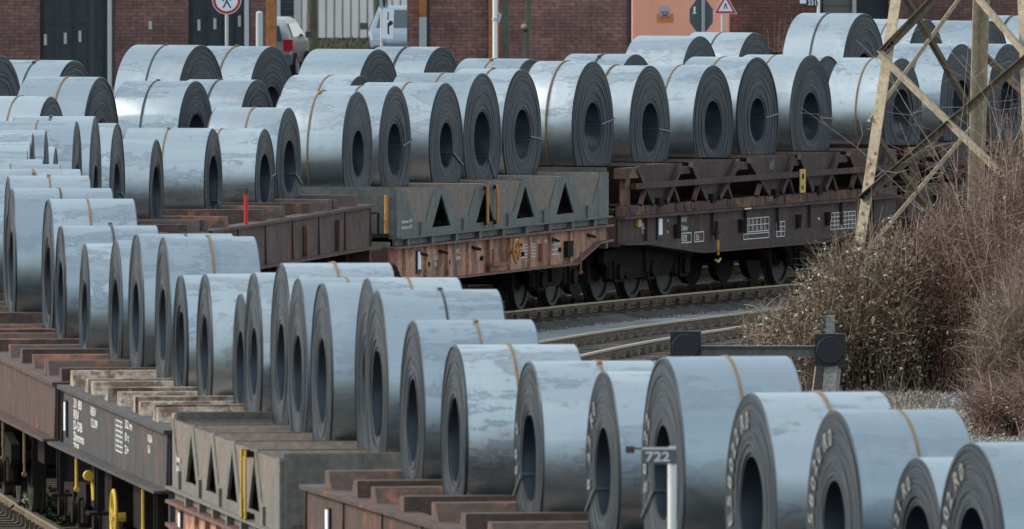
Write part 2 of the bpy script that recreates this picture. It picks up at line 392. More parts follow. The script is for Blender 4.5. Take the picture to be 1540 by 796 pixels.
RIDGE = 2.03
def xin(r): return .364 * r + .453          # half width of the trough mouth for a coil of radius r
def zbottom(r): return 1.62
def text_panel(root, name, lines, side, y, z, h, ws=.8, step=None, m=None, x=1.44):
    """white stencilled lines on a wagon side; y is the left end as read from outside"""
    mb = MB(); rt = (0, 1, 0) if side > 0 else (0, -1, 0)
    for i, t in enumerate(lines):
        if t: text_on(mb, t, (side * x, y, z - i * (step or h * 1.3)), rt, (0, 0, 1), h, ws)
    return mb.build(name, m or M['white'], root)
def grid_plate(root, side, y0, y1, z0, z1, x, rows, cols, m=None):
    """white ruled loading-limit table with figures"""
    mb = MB(); t = .012
    for i in range(rows + 1):
        z = z0 + (z1 - z0) * i / rows; mb.box(min(side * x, side * (x + .004)), max(side * x, side * (x + .004)), y0, y1, z - t / 2, z + t / 2)
    for j in range(cols + 1):
        y = y0 + (y1 - y0) * j / cols; mb.box(min(side * (x + .001), side * (x + .005)), max(side * (x + .001), side * (x + .005)), y - t / 2, y + t / 2, z0, z1)
    cw, ch = (y1 - y0) / cols, (z1 - z0) / rows; rg = random.Random(int(y0 * 100))
    words = ['A', 'B1', 'B2', 'C2', 'C3', 'C4', 'D2', 'S', '90', '120', '32,0', '40,0', '49,0', '55,5', '00,0']
    rt = (0, 1, 0) if side > 0 else (0, -1, 0)
    for i in range(rows):
        for j in range(cols):
            yy = y0 + cw * (j + .15) if side > 0 else y1 - cw * (j + .15)
            text_on(mb, words[(i * 7 + j * 3) % len(words)], (side * (x + .006), yy, z0 + ch * (i + .22)), rt, (0, 0, 1), ch * .58, .45)
    return mb.build('loading_table', m or M['white'], root)

def coil_local(root, s, o):
    x, y = pt(s, o); v = root.matrix_world.inverted() @ Vector((x, y, 0)); return v.x, v.y

class Wagon:
    def __init__(w, label, s0, s1, off, style, paint, coils, name='coil_wagon', bog=2, trim=None, detail=True, deckmat=None):
        a, b = pt(s0, off), pt(s1, off)
        ang = math.atan2(b[0] - a[0], b[1] - a[1]); L = math.hypot(b[0] - a[0], b[1] - a[1])
        w.root = r = empty(name, ((a[0] + b[0]) / 2, (a[1] + b[1]) / 2, 0), -ang, label=label, cat='freight wagon', group='coil wagons of the steel trains')
        r.matrix_world = Matrix.Translation(r.location) @ Matrix.Rotation(-ang, 4, 'Z')
        w.L = L; w.h = L / 2; w.s0, w.s1, w.off, w.style = s0, s1, off, style
        w.p = M[paint]; w.sad = M[trim or 'saddle']
        w.cl = sorted((coil_local(r, s, off)[1], rr) for s, rr in coils)
        w.low = {'flat': 1.28, 'cradle': .76, 'truss': .66}[style]
        h = w.h
        mb = MB(); mb.box(-.32, .32, -h + .1, h - .1, .92, 1.34); mb.box(-1.3, 1.3, -h + .12, h - .12, 1.36, 1.42)
        for k in range(int(L / 1.6)): y = -h + .8 + k * 1.6; mb.box(-1.28, 1.28, y - .05, y + .05, 1.1, 1.36)
        mb.tube([(.6, -1.6, 1.05), (.6, .9, 1.05)], .2, 10); mb.box(-.95, -.5, .4, 1.3, .7, 1.05)
        mb.build('underframe', M['black'], r)
        for k in (-1, 1):
            mb = MB(); z1 = 1.86 if style == 'flat' else 1.3
            mb.box(-1.4, 1.4, k * h - (.12 if k > 0 else 0), k * h + (.12 if k < 0 else 0), .86, z1)
            mb.bar((0, k * h, 1.02), (0, k * (h + .28), 1.0), .07, .12)
            mb.build('end_beam', w.p, r)
            for sx in (-.875, .875):
                mb = MB(); mb.tube([(sx, k * h, 1.06), (sx, k * (h + .2), 1.06)], .1, 10); mb.tube([(sx, k * (h + .18), 1.06), (sx, k * (h + .26), 1.06)], .065, 10)
                mb.tube([(sx, k * (h + .25), 1.06), (sx, k * (h + .285), 1.06)], .22, 16); mb.build('buffer', M['black'], r, 40)
        if bog == 2:
            for y in (-h + 1.9, h - 1.9): place_bogie(BOG2, r, y)
        else:
            for y in (-h + 2.35, h - 2.35): place_bogie(BOG3, r, y)
        getattr(w, style)()
    # trough boundaries along y: list of (kind, y0, y1)
    def ridges(w):
        out = []; e = w.h - .16
        prev = None
        for y, r in w.cl:
            out.append((prev, (y - xin(r), y, r))); prev = (y + xin(r), y, r)
        out.append((prev, None)); return out
    def flat(w):
        h, r = w.h, w.root
        for sx in (-1, 1):
            mb = MB(); X = lambda a, b: (min(sx * a, sx * b), max(sx * a, sx * b))
            mb.box(*X(1.36, 1.40), -h, h, 1.285, 1.845); mb.box(*X(1.20, 1.46), -h, h, 1.845, 1.885); mb.box(*X(1.20, 1.56), -h, h, 1.255, 1.285)
            n = max(3, int(w.L / 2.2))
            for k in (range(n + 1) if w.s0 < -60 or w.s0 > 15 else (0, n)):
                y = -h + .1 + (w.L - .2) * k / n; mb.prism([(1.40, 1.285), (1.43, 1.285), (1.415, 1.845), (1.40, 1.845)] if sx > 0 else [(-1.40, 1.285), (-1.40, 1.845), (-1.415, 1.845), (-1.43, 1.285)], 'y', y - .012, y + .012)
            mb.build('side_sill', w.p, r)
        tan = math.tan(R(40))
        for a, b in w.ridges():
            ed = ([(a[0], 1)] if a else []) + ([(b[0], -1)] if b else [])
            for y, d in ed:             # d: direction away from the coil
                zt, zb = RIDGE + rnd.uniform(-.015, .02), 1.43
                tw = .24
                if a and b: tw = min(.24, max(.05, (b[0] - a[0]) / 2 - .03))
                poly = [(y, zt), (y + d * tw, zt), (y + d * tw, zb), (y - d * (zt - zb) / tan * .82, zb), (y - d * (zt - zb) / tan * .82, zb + .05)]
                mb = MB(); mb.prism(poly, 'x', -1.33, 1.33); mb.build('saddle', w.sad, r)
    def cradle(w):
        h, r = w.h, w.root; t40 = math.tan(R(40)); ZB = 1.56
        lo, hi = w.cl[0][0] - xin(w.cl[0][1]) - .45, w.cl[-1][0] + xin(w.cl[-1][1]) + .45
        lo, hi = max(lo, -h + .02), min(hi, h - .02); w.lo, w.hi = lo, hi
        foot = lambda rr: max(.12, xin(rr) - (RIDGE - ZB) / 1.35)
        for y, rr in w.cl:
            xi, f = xin(rr), foot(rr)
            mb = MB(); th = .035
            for d in (-1, 1):
                mb.prism([(y + d * xi, RIDGE), (y + d * (xi + .06), RIDGE), (y + d * (f * .45 + .06), 1.50), (y + d * f * .45, 1.50)], 'x', -1.385, 1.385)
            mb.box(-1.385, 1.385, y - f * .45 - .05, y + f * .45 + .05, 1.45, 1.50)
            mb.build('saddle', w.sad, r)
            for sx in (-1, 1):          # the worn trapezoid closing each trough end
                a, b = sorted((sx * 1.392, sx * 1.415))
                mb = MB(); mb.prism([(y - xi + .02, RIDGE - .02), (y + xi - .02, RIDGE - .02), (y + f * .7, ZB), (y - f * .7, ZB)], 'x', a, b); mb.build('trough_end_plate', M['beige'], r)
        # ridges: A-shaped side plates with triangular openings
        bounds = [lo] + [0] * 0
        edges = [(None, w.cl[0])] + [(w.cl[i], w.cl[i + 1]) for i in range(len(w.cl) - 1)] + [(w.cl[-1], None)]
        for sx in (-1, 1):
            a, b = sorted((sx * 1.40, sx * 1.43))
            mb = MB()
            for p, q in edges:
                yl = p[0] + xin(p[1]) if p else lo; yr = q[0] - xin(q[1]) if q else hi
                bl = p[0] if p else lo; br = q[0] if q else hi
                tl, tr = yl, max(yl + .02, yr)
                zt, zm, zb = RIDGE - .004, ZB, 1.36
                fl = p[0] + foot(p[1]) * .7 if p else lo; fr = q[0] - foot(q[1]) * .7 if q else hi
                if p and q:
                    m0 = (tl + tr) / 2; w0 = .50; az, bz = zt - .09, 1.455
                    A, IL, IR = (m0, az), (m0 - w0, bz), (m0 + w0, bz)
                    mb.prism([(fl, zm), IL, A, (m0, zt), (tl, zt)], 'x', a, b); mb.prism([(fr, zm), (tr, zt), (m0, zt), A, IR], 'x', a, b)
                    mb.prism([(bl, zb), (br, zb), (br, zm), (fr, zm), IR, IL, (fl, zm), (bl, zm)], 'x', a, b)
                else:
                    mb.prism([(bl, zb), (br, zb), (br, zm), (fr, zm), (tr, zt), (tl, zt), (fl, zm), (bl, zm)] if q else [(bl, zb), (br, zb), (br, zm), (br, zt), (tl, zt), (fl, zm), (bl, zm)], 'x', a, b)
            for k, (y, _) in enumerate(w.cl):     # stiffener feet on the base ledge
                c, d = sorted((sx * 1.43, sx * 1.46)); mb.box(c, d, y - .05, y + .05, 1.36, 1.54)
            mb.build('side_plate', w.p, r)
            mb = MB(); c, d = sorted((sx * 1.30, sx * 1.50)); mb.box(c, d, lo, hi, 1.335, 1.36)
            c, d = sorted((sx * 1.36, sx * 1.40)); mb.box(c, d, lo, hi, 1.235, 1.335)
            for k in range(int((hi - lo) / 1.3)):
                y = lo + .5 + k * 1.3; c, d = sorted((sx * 1.40, sx * 1.47)); mb.box(c, d, y - .07, y + .07, 1.225, 1.334)
            mb.build('base_channel', w.p, r)
        for p, q in edges:
            if p and q:
                mb = MB(); yl, yr = p[0] + xin(p[1]), q[0] - xin(q[1]); mb.box(-1.385, 1.385, yl + .061, max(yl + .075, yr - .061), RIDGE - .06, RIDGE - .012); mb.build('ridge_cap', w.sad, r)
        for k, y in ((-1, lo), (1, hi)):
            mb = MB(); c, d = sorted((y, y - k * .04)); mb.box(-1.395, 1.395, c, d, 1.36, RIDGE + .06); mb.build('bulkhead', w.p, r)
        # long rusty side frame, tapering up at both ends
        for sx in (-1, 1):
            a, b = sorted((sx * 1.36, sx * 1.40)); zt, zb, ze = 1.195, .70, 1.0
            mb = MB(); mb.prism([(-h, ze), (-h + .1, ze - .02), (-h + .5, zb), (h - 2.1, zb), (h - .75, ze - .02), (h, ze), (h, zt), (-h, zt)], 'x', a, b)
            n = 8
            for k in range(n + 1):
                y = -h + .8 + (w.L - 3.1) * k / n; c, d = sorted((sx * 1.40, sx * 1.45)); mb.box(c, d, y - .03, y + .03, zb + .002, zt - .002)
            mb.build('side_frame', M['rust'], r)
            mb = MB(); c, d = sorted((sx * 1.30, sx * 1.50)); mb.box(c, d, -h, h, zt, zt + .032)
            for p, q in (((-h, ze), (-h + .1, ze - .02)), ((-h + .1, ze - .02), (-h + .5, zb)), ((-h + .5, zb), (h - 2.1, zb)), ((h - 2.1, zb), (h - .75, ze - .02)), ((h - .75, ze - .02), (h, ze))):
                mb.prism([p, q, (q[0], q[1] - .03), (p[0], p[1] - .03)], 'x', c, d)
            mb.build('frame_flange', M['pinkflange'], r)
    def truss(w):
        h, r = w.h, w.root; ZT, ZB = 2.08, 1.50; c_ = [y for y, _ in w.cl]
        mid = [(c_[i] + c_[i + 1]) / 2 for i in range(len(c_) - 1)]
        for i, (y, rr) in enumerate(w.cl):
            xi = xin(rr) + .06
            xl = max(xi, y - mid[i - 1] - .27) if i else xi + .1
            xr = max(xi, mid[i] - y - .27) if i < len(mid) else xi + .1
            xe = {-1: min(xl, 1.25), 1: min(xr, 1.25)}
            mb = MB()
            for d in (-1, 1): mb.prism([(y + d * xi, ZT), (y + d * (xi - .05), ZT), (y + d * .10, ZB), (y + d * .15, ZB)], 'x', -1.38, 1.38)
            mb.box(-1.38, 1.38, y - .11, y + .11, ZB - .06, ZB); mb.build('saddle', w.sad, r)
            for sx in (-1, 1):
                a, b = sorted((sx * 1.385, sx * 1.41)); mb = MB()
                mb.prism([(y - xe[-1], ZT), (y + xe[1], ZT), (y + .27, 1.48), (y - .27, 1.48)], 'x', a, b); mb.build('trough_panel', M['mauve'], r)
                mb = MB(); x = sx * 1.45
                for d in (-1, 1):
                    mb = MB(); mb.bar((x, y + d * (xe[d] + .03), ZT - .04), (x, y + d * .30, 1.50), .10, .07, up=(1, 0, 0))
                    mb.bar((x, y + d * .62, 1.74), (x, y + d * .86, ZB - .02), .06, .06, up=(1, 0, 0)); mb.bar((x, y + d * .62, 1.74), (x, y + d * .30, ZB - .02), .06, .06, up=(1, 0, 0))
                    mb.build('brace', w.p, r)
                mb = MB(); c, d = sorted((sx * 1.40, sx * 1.50)); mb.box(c, d, y - .10, y + .10, ZB - .06, ZB + .07); mb.build('drain_box', M['black'], r)
        for m in mid:
            mb = MB(); mb.box(-1.44, 1.44, m - .24, m + .24, ZT - .17, ZT - .06); mb.build('ridge_cap', w.p, r)
        lo, hi = -h + .1, h - .1
        for sx in (-1, 1):
            mb = MB(); c, d = sorted((sx * 1.47, sx * 1.56)); mb.box(c, d, lo + .3, hi - .3, 1.735, 1.82); mb.build('guard_rail', w.p, r)
            mb = MB(); c, d = sorted((sx * 1.33, sx * 1.46)); mb.box(c, d, lo, hi, 1.33, 1.47)
            for k in range(14):
                y = rnd.uniform(lo + .2, hi - .4); mb.box(min(c, sx * 1.475), max(d, sx * 1.475), y, y + rnd.uniform(.1, .5), 1.37, 1.462)
            mb.build('ledge', M['ledge'], r)
            for y in (lo + .25, hi - .25):
                mb = MB(); c, d = sorted((sx * 1.34, sx * 1.44)); mb.box(c, d, y - .1, y + .1, 1.47, ZT - .181); mb.build('corner_post', M['ledge'], r)
            c, d = sorted((sx * 1.30, sx * 1.46))
            for y0, y1 in ((lo, w.cl[0][0] - xin(w.cl[0][1]) - .08), (w.cl[-1][0] + xin(w.cl[-1][1]) + .08, hi)):
                if y1 > y0 + .1: mb = MB(); mb.box(c, d, y0, y1, ZT - .18, ZT - .02); mb.build('end_platform', M['ledge'], r)
            a, b = sorted((sx * 1.37, sx * 1.41)); zt, zb, ze = 1.285, .70, .92; e0, e1 = 1.1, 3.6
            mb = MB(); mb.prism([(-h, ze), (-h + e0, ze - .02), (-h + e1, zb), (h - e1, zb), (h - e0, ze - .02), (h, ze), (h, zt), (-h, zt)], 'x', a, b)
            for k in range(8):
                y = -h + 1.2 + (w.L - 2.4) * k / 7; c, d = sorted((sx * 1.41, sx * 1.46)); mb.box(c, d, y - .015, y + .015, ze + .003, zt - .003)
            mb.build('side_frame', w.p, r)
            mb = MB(); c, d = sorted((sx * 1.28, sx * 1.52)); mb.box(c, d, -h, h, zt, zt + .04)
            for p, q in (((-h, ze), (-h + e0, ze - .02)), ((-h + e0, ze - .02), (-h + e1, zb)), ((-h + e1, zb), (h - e1, zb)), ((h - e1, zb), (h - e0, ze - .02)), ((h - e0, ze - .02), (h, ze))):
                mb.prism([p, q, (q[0], q[1] - .03), (p[0], p[1] - .03)], 'x', c, d)
            mb.build('frame_flange', w.p, r)
M['pinkflange'] = painted('flange_faded_red', (.17, .085, .075), (.10, .05, .04), amount=.5, grime=.4)

# (s along the track, radius, lateral offset of the centre, width, strap, extra)
FT = [(-91.37, .864, -.12, 1.36), (-88.93, .754, .02, 1.06), (-86.91, .901, -.15, .97), (-84.28, .926, -.14, 1.08), (-79.22, .978, .17, 1.06), (-76.35, .864, .09, .90),
      (-73.09, .849, .06, 1.09), (-69.43, .859, -.08, 1.09), (-66.56, .919, -.08, 1.10), (-61.62, .975, .20, 1.14), (-59.62, 1.0, .20, .87), (-57.65, .947, .05, 1.0), (-55.75, .94, .02, 1.0),
      (-53.8, .985, .10, 1.08), (-51.1, .894, .06, 1.0), (-49.3, .761, .06, .90), (-46.96, .824, .01, 1.07), (-43.89, .767, .03, 1.02), (-41.55, .938, .04, .97), (-38.40, .901, .07, 1.03),
      (-36.40, .843, .03, 1.04), (-33.08, .772, 0, 1.09), (-29.53, .823, .01, 1.08), (-26.91, .932, .01, .97), (-20.98, .913, .08, 1.17), (-19.02, .96, .04, .96), (-14.65, .944, .04, 1.20),
      (-8.90, .90, .01, 1.13), (-6.59, .908, -.16, 1.10), (-4.68, .938, -.34, 1.10), (-2.72, .96, -.32, 1.10), (-.68, 1.0, -.32, 1.10), (1.42, .99, -.22, 1.12), (3.35, .857, -.17, 1.10),
      (6.80, .988, -.08, 1.1), (9.12, .994, 0, 1.09), (14.25, .895, -.2, 1.05), (16.80, .748, 0, 1.09), (21.39, .772, .05, 1.20), (25.27, .725, .06, 1.24), (27.44, .853, .06, 1.07),
      (32.07, .927, 0, 1.09), (34.38, .938, 0, 1.04), (36.87, .938, .01, 1.22), (38.88, .99, -.03, 1.26), (41.37, .997, 0, .95), (45.03, 1.022, -.01, .87), (47.48, .969, -.05, 1.15),
      (50.42, .94, -.01, 1.08), (52.49, .985, -.01, 1.07), (54.93, .979, -.01, 1.07), (59.17, .918, .01, .99), (61.92, 1.013, 0, 1.02), (64.1, .99, 0, 1.05)]
FB = [(31.53, .88), (34.2, .995), (39.03, .915), (41.97, .895), (46.71, .88), (54.21, .94), (58.8, .94), (67.57, .845)]
FC = [(42.91, 1.06), (46.05, .99), (51.37, 1.06), (54.31, 1.025), (58.83, .96), (61.57, .96), (73.31, .945), (75.93, .955), (81.18, 1.08), (84.34, 1.0), (87.66, .96), (90.4, .99)]
A_WAGONS = [('brown saddle wagon at the lower right corner, nearest of all', -95.2, -82.3, 'flat', 'brown', 2, None),
            ('rusty brown saddle wagon in front of the grey cradle wagon, bare saddle ends showing', -81.7, -64.75, 'flat', 'brown', 2, None),
            ('near grey cradle wagon with narrow triangular holes and two yellow tubes', -64.15, -52.95, 'cradle', 'grey_warm_lit', 2, 'beige'),
            ('blue-black wagon with peeling cream saddles and yellow brake levers below', -52.4, -40.35, 'flat', 'blueblack', 2, 'peel'),
            ('dull red-brown saddle wagon at the left edge behind the blue-black one', -39.75, -25.6, 'flat', 'redbrown', 2, None),
            ('brown wagon at the far left hidden under overlapping coils', -25.0, -12.8, 'flat', 'brown', 2, None),
            ('brown wagon out of sight on the left bend of the curve', -12.2, 4.75, 'flat', 'brown', 2, None),
            ('brown wagon just past the bend, hidden behind near coils', 5.35, 15.3, 'flat', 'redbrown', 2, None),
            ('red-brown wagon with rusty saddles left of the far grey cradle wagon', 15.85, 29.2, 'flat', 'redbrown', 2, None),
            ('far grey cradle wagon with orange-rusty frame and handwheel', 30.45, 42.7, 'cradle', 'grey', 2, 'beige'),
            ('dark red-brown truss wagon with white lettering behind the bushes', 43.3, 56.4, 'truss', 'mauve', 3, None),
            ('dark brown truss wagon seen through the lattice pylon', 57.0, 68.5, 'truss', 'mauve', 3, None)]
wagons = []
for lab, s0, s1, st, pa, bg_, tr in A_WAGONS:
    cl = [(s, r) for s, r, o, w_ in FT if s0 < s < s1]
    wagons.append(Wagon(lab, s0, s1, 0, st, pa, cl, bog=bg_, trim=tr))
for i, (s0, s1) in enumerate([(29.6, 40.55), (41.0, 52.4), (52.9, 63.6), (64.2, 75.)]):
    Wagon(['leftmost', 'second', 'third', 'rightmost'][i] + ' wagon of the middle back row, hidden behind the front train', s0, s1, -4.5, 'flat', 'redbrown', [c for c in FB if s0 < c[0] < s1])
for i, (s0, s1) in enumerate([(41.6, 52.7), (53.1, 64.2), (71.6, 82.6), (83.1, 94.)]):
    Wagon(['leftmost', 'second', 'third', 'rightmost'][i] + ' wagon of the rearmost row, hidden below its coils', s0, s1, -9, 'flat', 'brown', [c for c in FC if s0 < c[0] < s1])

# ---- extras on single wagons
def ly(wg, s): return coil_local(wg.root, s, 0)[1]
W1, W2, W3, W4, W5, W6, W7 = wagons[1], wagons[2], wagons[3], wagons[4], wagons[8], wagons[9], wagons[10]
def label_holder(wg, side, y, z0, z1, x, w_=.16):
    mb = MB(); c, d = sorted((side * x, side * (x + .02))); mb.box(c, d, y - w_ / 2 - .05, y + w_ / 2 + .05, z0 - .06, z1 + .02); h = mb.build('label_holder', M['labelback'], wg.root)
    mb = MB(); c, d = sorted((side * (x + .02), side * (x + .026))); mb.box(c, d, y - w_ / 2, y + w_ / 2, z0, z1); mb.build('paper_label', M['paper'], h)
    return h
def lever(wg, side, y, z0, z1, x, m='yellow', grip=.02):
    mb = MB(); mb.tube([(side * x, y, z1), (side * x, y, z0 + .12)], .018, 6); mb.tube([(side * x, y, z0 + .22), (side * x, y, z0)], [grip * .7, grip], 8); mb.tube([(side * x, y - .04, z0), (side * x, y + .04, z0)], .028, 8)
    return mb.build('brake_lever', M[m], wg.root, 40)
def handwheel(wg, side, y, z, x, rad, m='yellow', tilt=0):
    mb = MB(); n = 28
    pts = [(side * x, y + rad * math.cos(2 * math.pi * k / n), z + rad * math.sin(2 * math.pi * k / n)) for k in range(n + 1)]
    mb.tube(pts, .02, 8, cap=False)
    for k in range(5):
        a = 2 * math.pi * k / 5 + .3; mb.bar((side * x, y, z), (side * x, y + rad * math.cos(a), z + rad * math.sin(a)), .025)
    mb.tube([(side * (x - .12), y, z), (side * (x + .02), y, z)], .045, 8)
    return mb.build('handwheel', M[m], wg.root, 40)
def stake(wg, side, y, z0, z1, x, m='orange_tube'):
    mb = MB(); mb.tube([(side * x, y, z0), (side * x, y, z1)], (.024 if m == 'orange_tube' else .013), 8); mb.build('stake_tube', M[m], wg.root, 40)
    for z in (z0 + .02, z1 - .04): mb = MB(); c, d = sorted((side * 1.43, side * x)); mb.box(c, d, y + .05, y + .11, z - .03, z + .03); mb.build('stake_clip', M['black'], wg.root)
# far grey cradle wagon: visible right side
y0 = W6.lo
for s in (35.5, 36.05): stake(W6, 1, ly(W6, s), 1.42, 2.0, 1.50)
mb = MB(); mb.tube([(1.28, W6.lo - .06, 1.42), (1.28, W6.lo - .06, 1.98)], .03, 8); mb.build('stake_tube', M['orange_tube'], W6.root, 40); mb = MB(); mb.tube([(.55, W6.lo - .06, 1.40), (.55, W6.lo - .06, 1.98)], .028, 8); mb.build('stake_tube', M['orange_tube'], W6.root, 40)
mb = MB(); mb.tube([(1.05, W6.lo - .1, 1.72), (1.2, W6.lo - .2, 1.72), (1.2, W6.lo - .2, 1.38)], .022, 8); mb.build('grab_handle', M['black'], W6.root, 40)
text_panel(W6.root, 'stencil_lettering', ['Innenpress. NF1', 'Innenpress. NF1'], 1, ly(W6, 31.05), 1.56, .055, 1.2, .085, x=1.434)
handwheel(W6, 1, ly(W6, 36.9), .985, 1.56, .17, 'orange_tube')
label_holder(W6, 1, ly(W6, 32.05), .86, 1.12, 1.403)
text_panel(W6.root, 'stencil_lettering', ['3 ::', ' RIV-D', '31 80'], 1, ly(W6, 32.9), 1.06, .07, .8, x=1.404)
text_panel(W6.root, 'stencil_lettering', ['4745 2', 'Sahmms'], 1, ly(W6, 34.1), 1.03, .07, .8, x=1.404)
grid_plate(W6.root, 1, ly(W6, 37.6), ly(W6, 38.5), .86, 1.05, 1.402, 4, 4)
grid_plate(W6.root, 1, ly(W6, 39.05), ly(W6, 39.85), .86, 1.08, 1.402, 3, 5)
text_panel(W6.root, 'stencil_lettering', ['REV 09', 'KLI 5'], 1, ly(W6, 41.8), 1.1, .05, .8, x=1.404)
for s in (38.85, 40.3):
    mb = MB(); y = ly(W6, s); mb.box(1.40, 1.47, y - .16, y + .16, .80, 1.04); mb.build('equipment_box', M['pink' if s < 39 else 'black'], W6.root)
mb = MB(); y = ly(W6, 36.3); mb.box(1.42, 1.52, y - .55, y + .35, .80, .83); mb.bar((1.5, y - .5, .83), (1.5, y - .5, 1.05), .03); mb.bar((1.5, y + .3, .83), (1.5, y + .3, 1.05), .03); mb.build('step', M['pink'], W6.root)
for s in (32.2, 33.3, 35.1, 37.4, 39.5, 41.6):
    mb = MB(); y = ly(W6, s); mb.bar((1.41, y - .12, 1.10), (1.47, y + .08, 1.06), .05, .035); mb.build('bracket', M['black'], W6.root); mb = MB(); mb.tube([(1.41, y + .35, .92), (1.44, y + .35, .92)], .035, 8); mb.build('plug', M['black'], W6.root)
mb = MB(); y = -W6.h; mb.box(1.0, 1.43, y + .0, y + .35, .86, 1.19); mb.build('corner_box', M['pink'], W6.root)
lever(W6, 1, ly(W6, 40.75), .55, .86, 1.5, 'pink', .02)
# truss wagon
mb = MB(); y = ly(W7, 44.15); mb.box(1.412, 1.46, y - .07, y + .07, 1.15, 1.26); mb.build('yellow_tag', M['yellow_plate'], W7.root)
text_panel(W7.root, 'stencil_lettering', ['KLL 10', 'REV BBT', '9.12'], 1, ly(W7, 44.35), 1.16, .045, .9, x=1.415)
label_holder(W7, 1, ly(W7, 45.15), 1.0, 1.25, 1.413)
text_panel(W7.root, 'stencil_lettering', ['Vor', '', '54'], 1, ly(W7, 45.5), 1.19, .05, .9, .09, x=1.415)
text_panel(W7.root, 'stencil_lettering', ['31 80 484 3 058-7'], 1, ly(W7, 46.05), 1.17, .075, .48, x=1.415)
text_panel(W7.root, 'stencil_lettering', ['RIV-D Sahmms'], 1, ly(W7, 46.05), 1.04, .085, .56, x=1.415)
text_panel(W7.root, 'stencil_lettering', ['KCR', ''], 1, ly(W7, 46.22), .87, .10, .75, x=1.415)
text_panel(W7.root, 'stencil_lettering', ['3.5t'], 1, ly(W7, 46.82), .87, .10, .75, x=1.415)
def frame_rect(wg, side, y0, y1, z0, z1, x, t=.014):
    mb = MB(); c, d = sorted((side * x, side * (x + .004)))
    mb.box(c, d, y0, y1, z0, z0 + t); mb.box(c, d, y0, y1, z1 - t, z1); mb.box(c, d, y0, y0 + t, z0 + t, z1 - t); mb.box(c, d, y1 - t, y1, z0 + t, z1 - t)
    return mb.build('stencil_frame', M['white'], wg.root)
frame_rect(W7, 1, ly(W7, 46.18), ly(W7, 46.62), .84, 1.0, 1.413); frame_rect(W7, 1, ly(W7, 46.76), ly(W7, 47.2), .84, 1.0, 1.413)
grid_plate(W7.root, 1, ly(W7, 49.05), ly(W7, 50.25), .93, 1.14, 1.413, 2, 6); grid_plate(W7.root, 1, ly(W7, 49.05), ly(W7, 50.25), .82, .90, 1.413, 1, 1)
grid_plate(W7.root, 1, ly(W7, 50.6), ly(W7, 51.0), .82, 1.05, 1.413, 3, 2)
text_panel(W7.root, 'stencil_lettering', ['36', '32,0 m'], 1, ly(W7, 50.6), 1.2, .05, .9, x=1.415)
grid_plate(W7.root, 1, ly(W7, 53.2), ly(W7, 54.4), .86, 1.12, 1.413, 4, 7)
for s in (45.9, 47.65, 48.9, 51.6, 53.0):
    mb = MB(); y = ly(W7, s); mb.tube([(1.43, y, .93), (1.43, y, 1.14)], [.05, .07], 8); mb.build('cable_bracket', M['black'], W7.root)
mb = MB(); y = ly(W7, 47.6); mb.tube([(1.5, y, 1.02), (1.5, y, .86)], .05, 8); mb.build('coupling_hose', M['redbrown'], W7.root)
mb = MB(); mb.tube([(1.5, y, .86), (1.5, y + .02, .62)], [.028, .02], 8); mb.tube([(1.5, y - .1, .55), (1.5, y + .02, .51), (1.5, y + .13, .56)], .018, 6); mb.build('brake_lever', M['yellow_plate'], W7.root)
mb = MB(); y = ly(W7, 51.4); mb.box(1.565, 1.58, y - .13, y + .13, 1.49, 1.86); pl = mb.build('notice_plate', M['yellow_plate'], W7.root)
mb = MB(); text_on(mb, 'M', (1.584, y - .06, 1.70), (0, 1, 0), (0, 0, 1), .1, 1); text_on(mb, '8:8', (1.584, y - .08, 1.54), (0, 1, 0), (0, 0, 1), .07, .9); mb.build('plate_lettering', M['black'], pl)
text_panel(W7.root, 'chalk_scrawl', ['69'], 1, ly(W7, 50.3), 1.88, .14, 1., m=M['chalk'], x=1.413)
for sx in (1.5,):
    mb = MB(); y = ly(W7, 48.9); mb.box(1.53, 1.545, y - .14, y + .14, 1.295, 1.315); mb.build('rope_cleat', M['white'], W7.root)
# near grey cradle wagon: visible left side
for s in (-60.35, -60.7): stake(W2, -1, ly(W2, s), 1.38, 2.03, 1.52, 'yellow')
text_panel(W2.root, 'stencil_lettering', ['Innen', 'NF1'], -1, ly(W2, -53.4), 1.62, .07, 1.6, .11, x=1.434)
label_holder(W2, -1, ly(W2, -53.6), .82, 1.12, 1.404)
text_panel(W2.root, 'stencil_lettering', ['RIV-D', '4745'], -1, ly(W2, -55.), 1.05, .10, 1., x=1.404)
# blue-black wagon
label_holder(W3, -1, ly(W3, -40.9), 1.42, 1.72, 1.404)
text_panel(W3.root, 'stencil_lettering', ['31 80', 'RIV', 'D-DB', 'Shmms', '708'], -1, ly(W3, -41.7), 1.70, .10, 3.2, .115, x=1.404)
text_panel(W3.root, 'stencil_lettering', ['REV', '12.09'], -1, ly(W3, -43.7), 1.70, .09, 3., .12, x=1.404)
grid_plate(W3.root, -1, ly(W3, -47.35), ly(W3, -46.6), 1.45, 1.76, 1.403, 6, 3)
text_panel(W3.root, 'stencil_lettering', ['32 m', '0 t', '2+'], -1, ly(W3, -47.6), 1.72, .09, 3.2, .13, x=1.404)
text_panel(W3.root, 'stencil_lettering', ['KBA', '56'], -1, ly(W3, -50.1), 1.68, .08, 2.4, .11, x=1.404)
handwheel(W3, -1, ly(W3, -47.4), .80, 1.5, .27)
for s, z in ((-42.7, .88), (-50.2, .78)): lever(W3, -1, ly(W3, s), z, 1.25, 1.46)
mb = MB(); y = ly(W3, -44.6); mb.tube([(-1.5, y, 1.1), (-1.5, y + .12, 1.1)], .055, 10); mb.tube([(-1.46, y + .08, 1.1), (-1.46, y - .1, .85)], .02, 6); mb.build('brake_knob', M['yellow'], W3.root, 40)
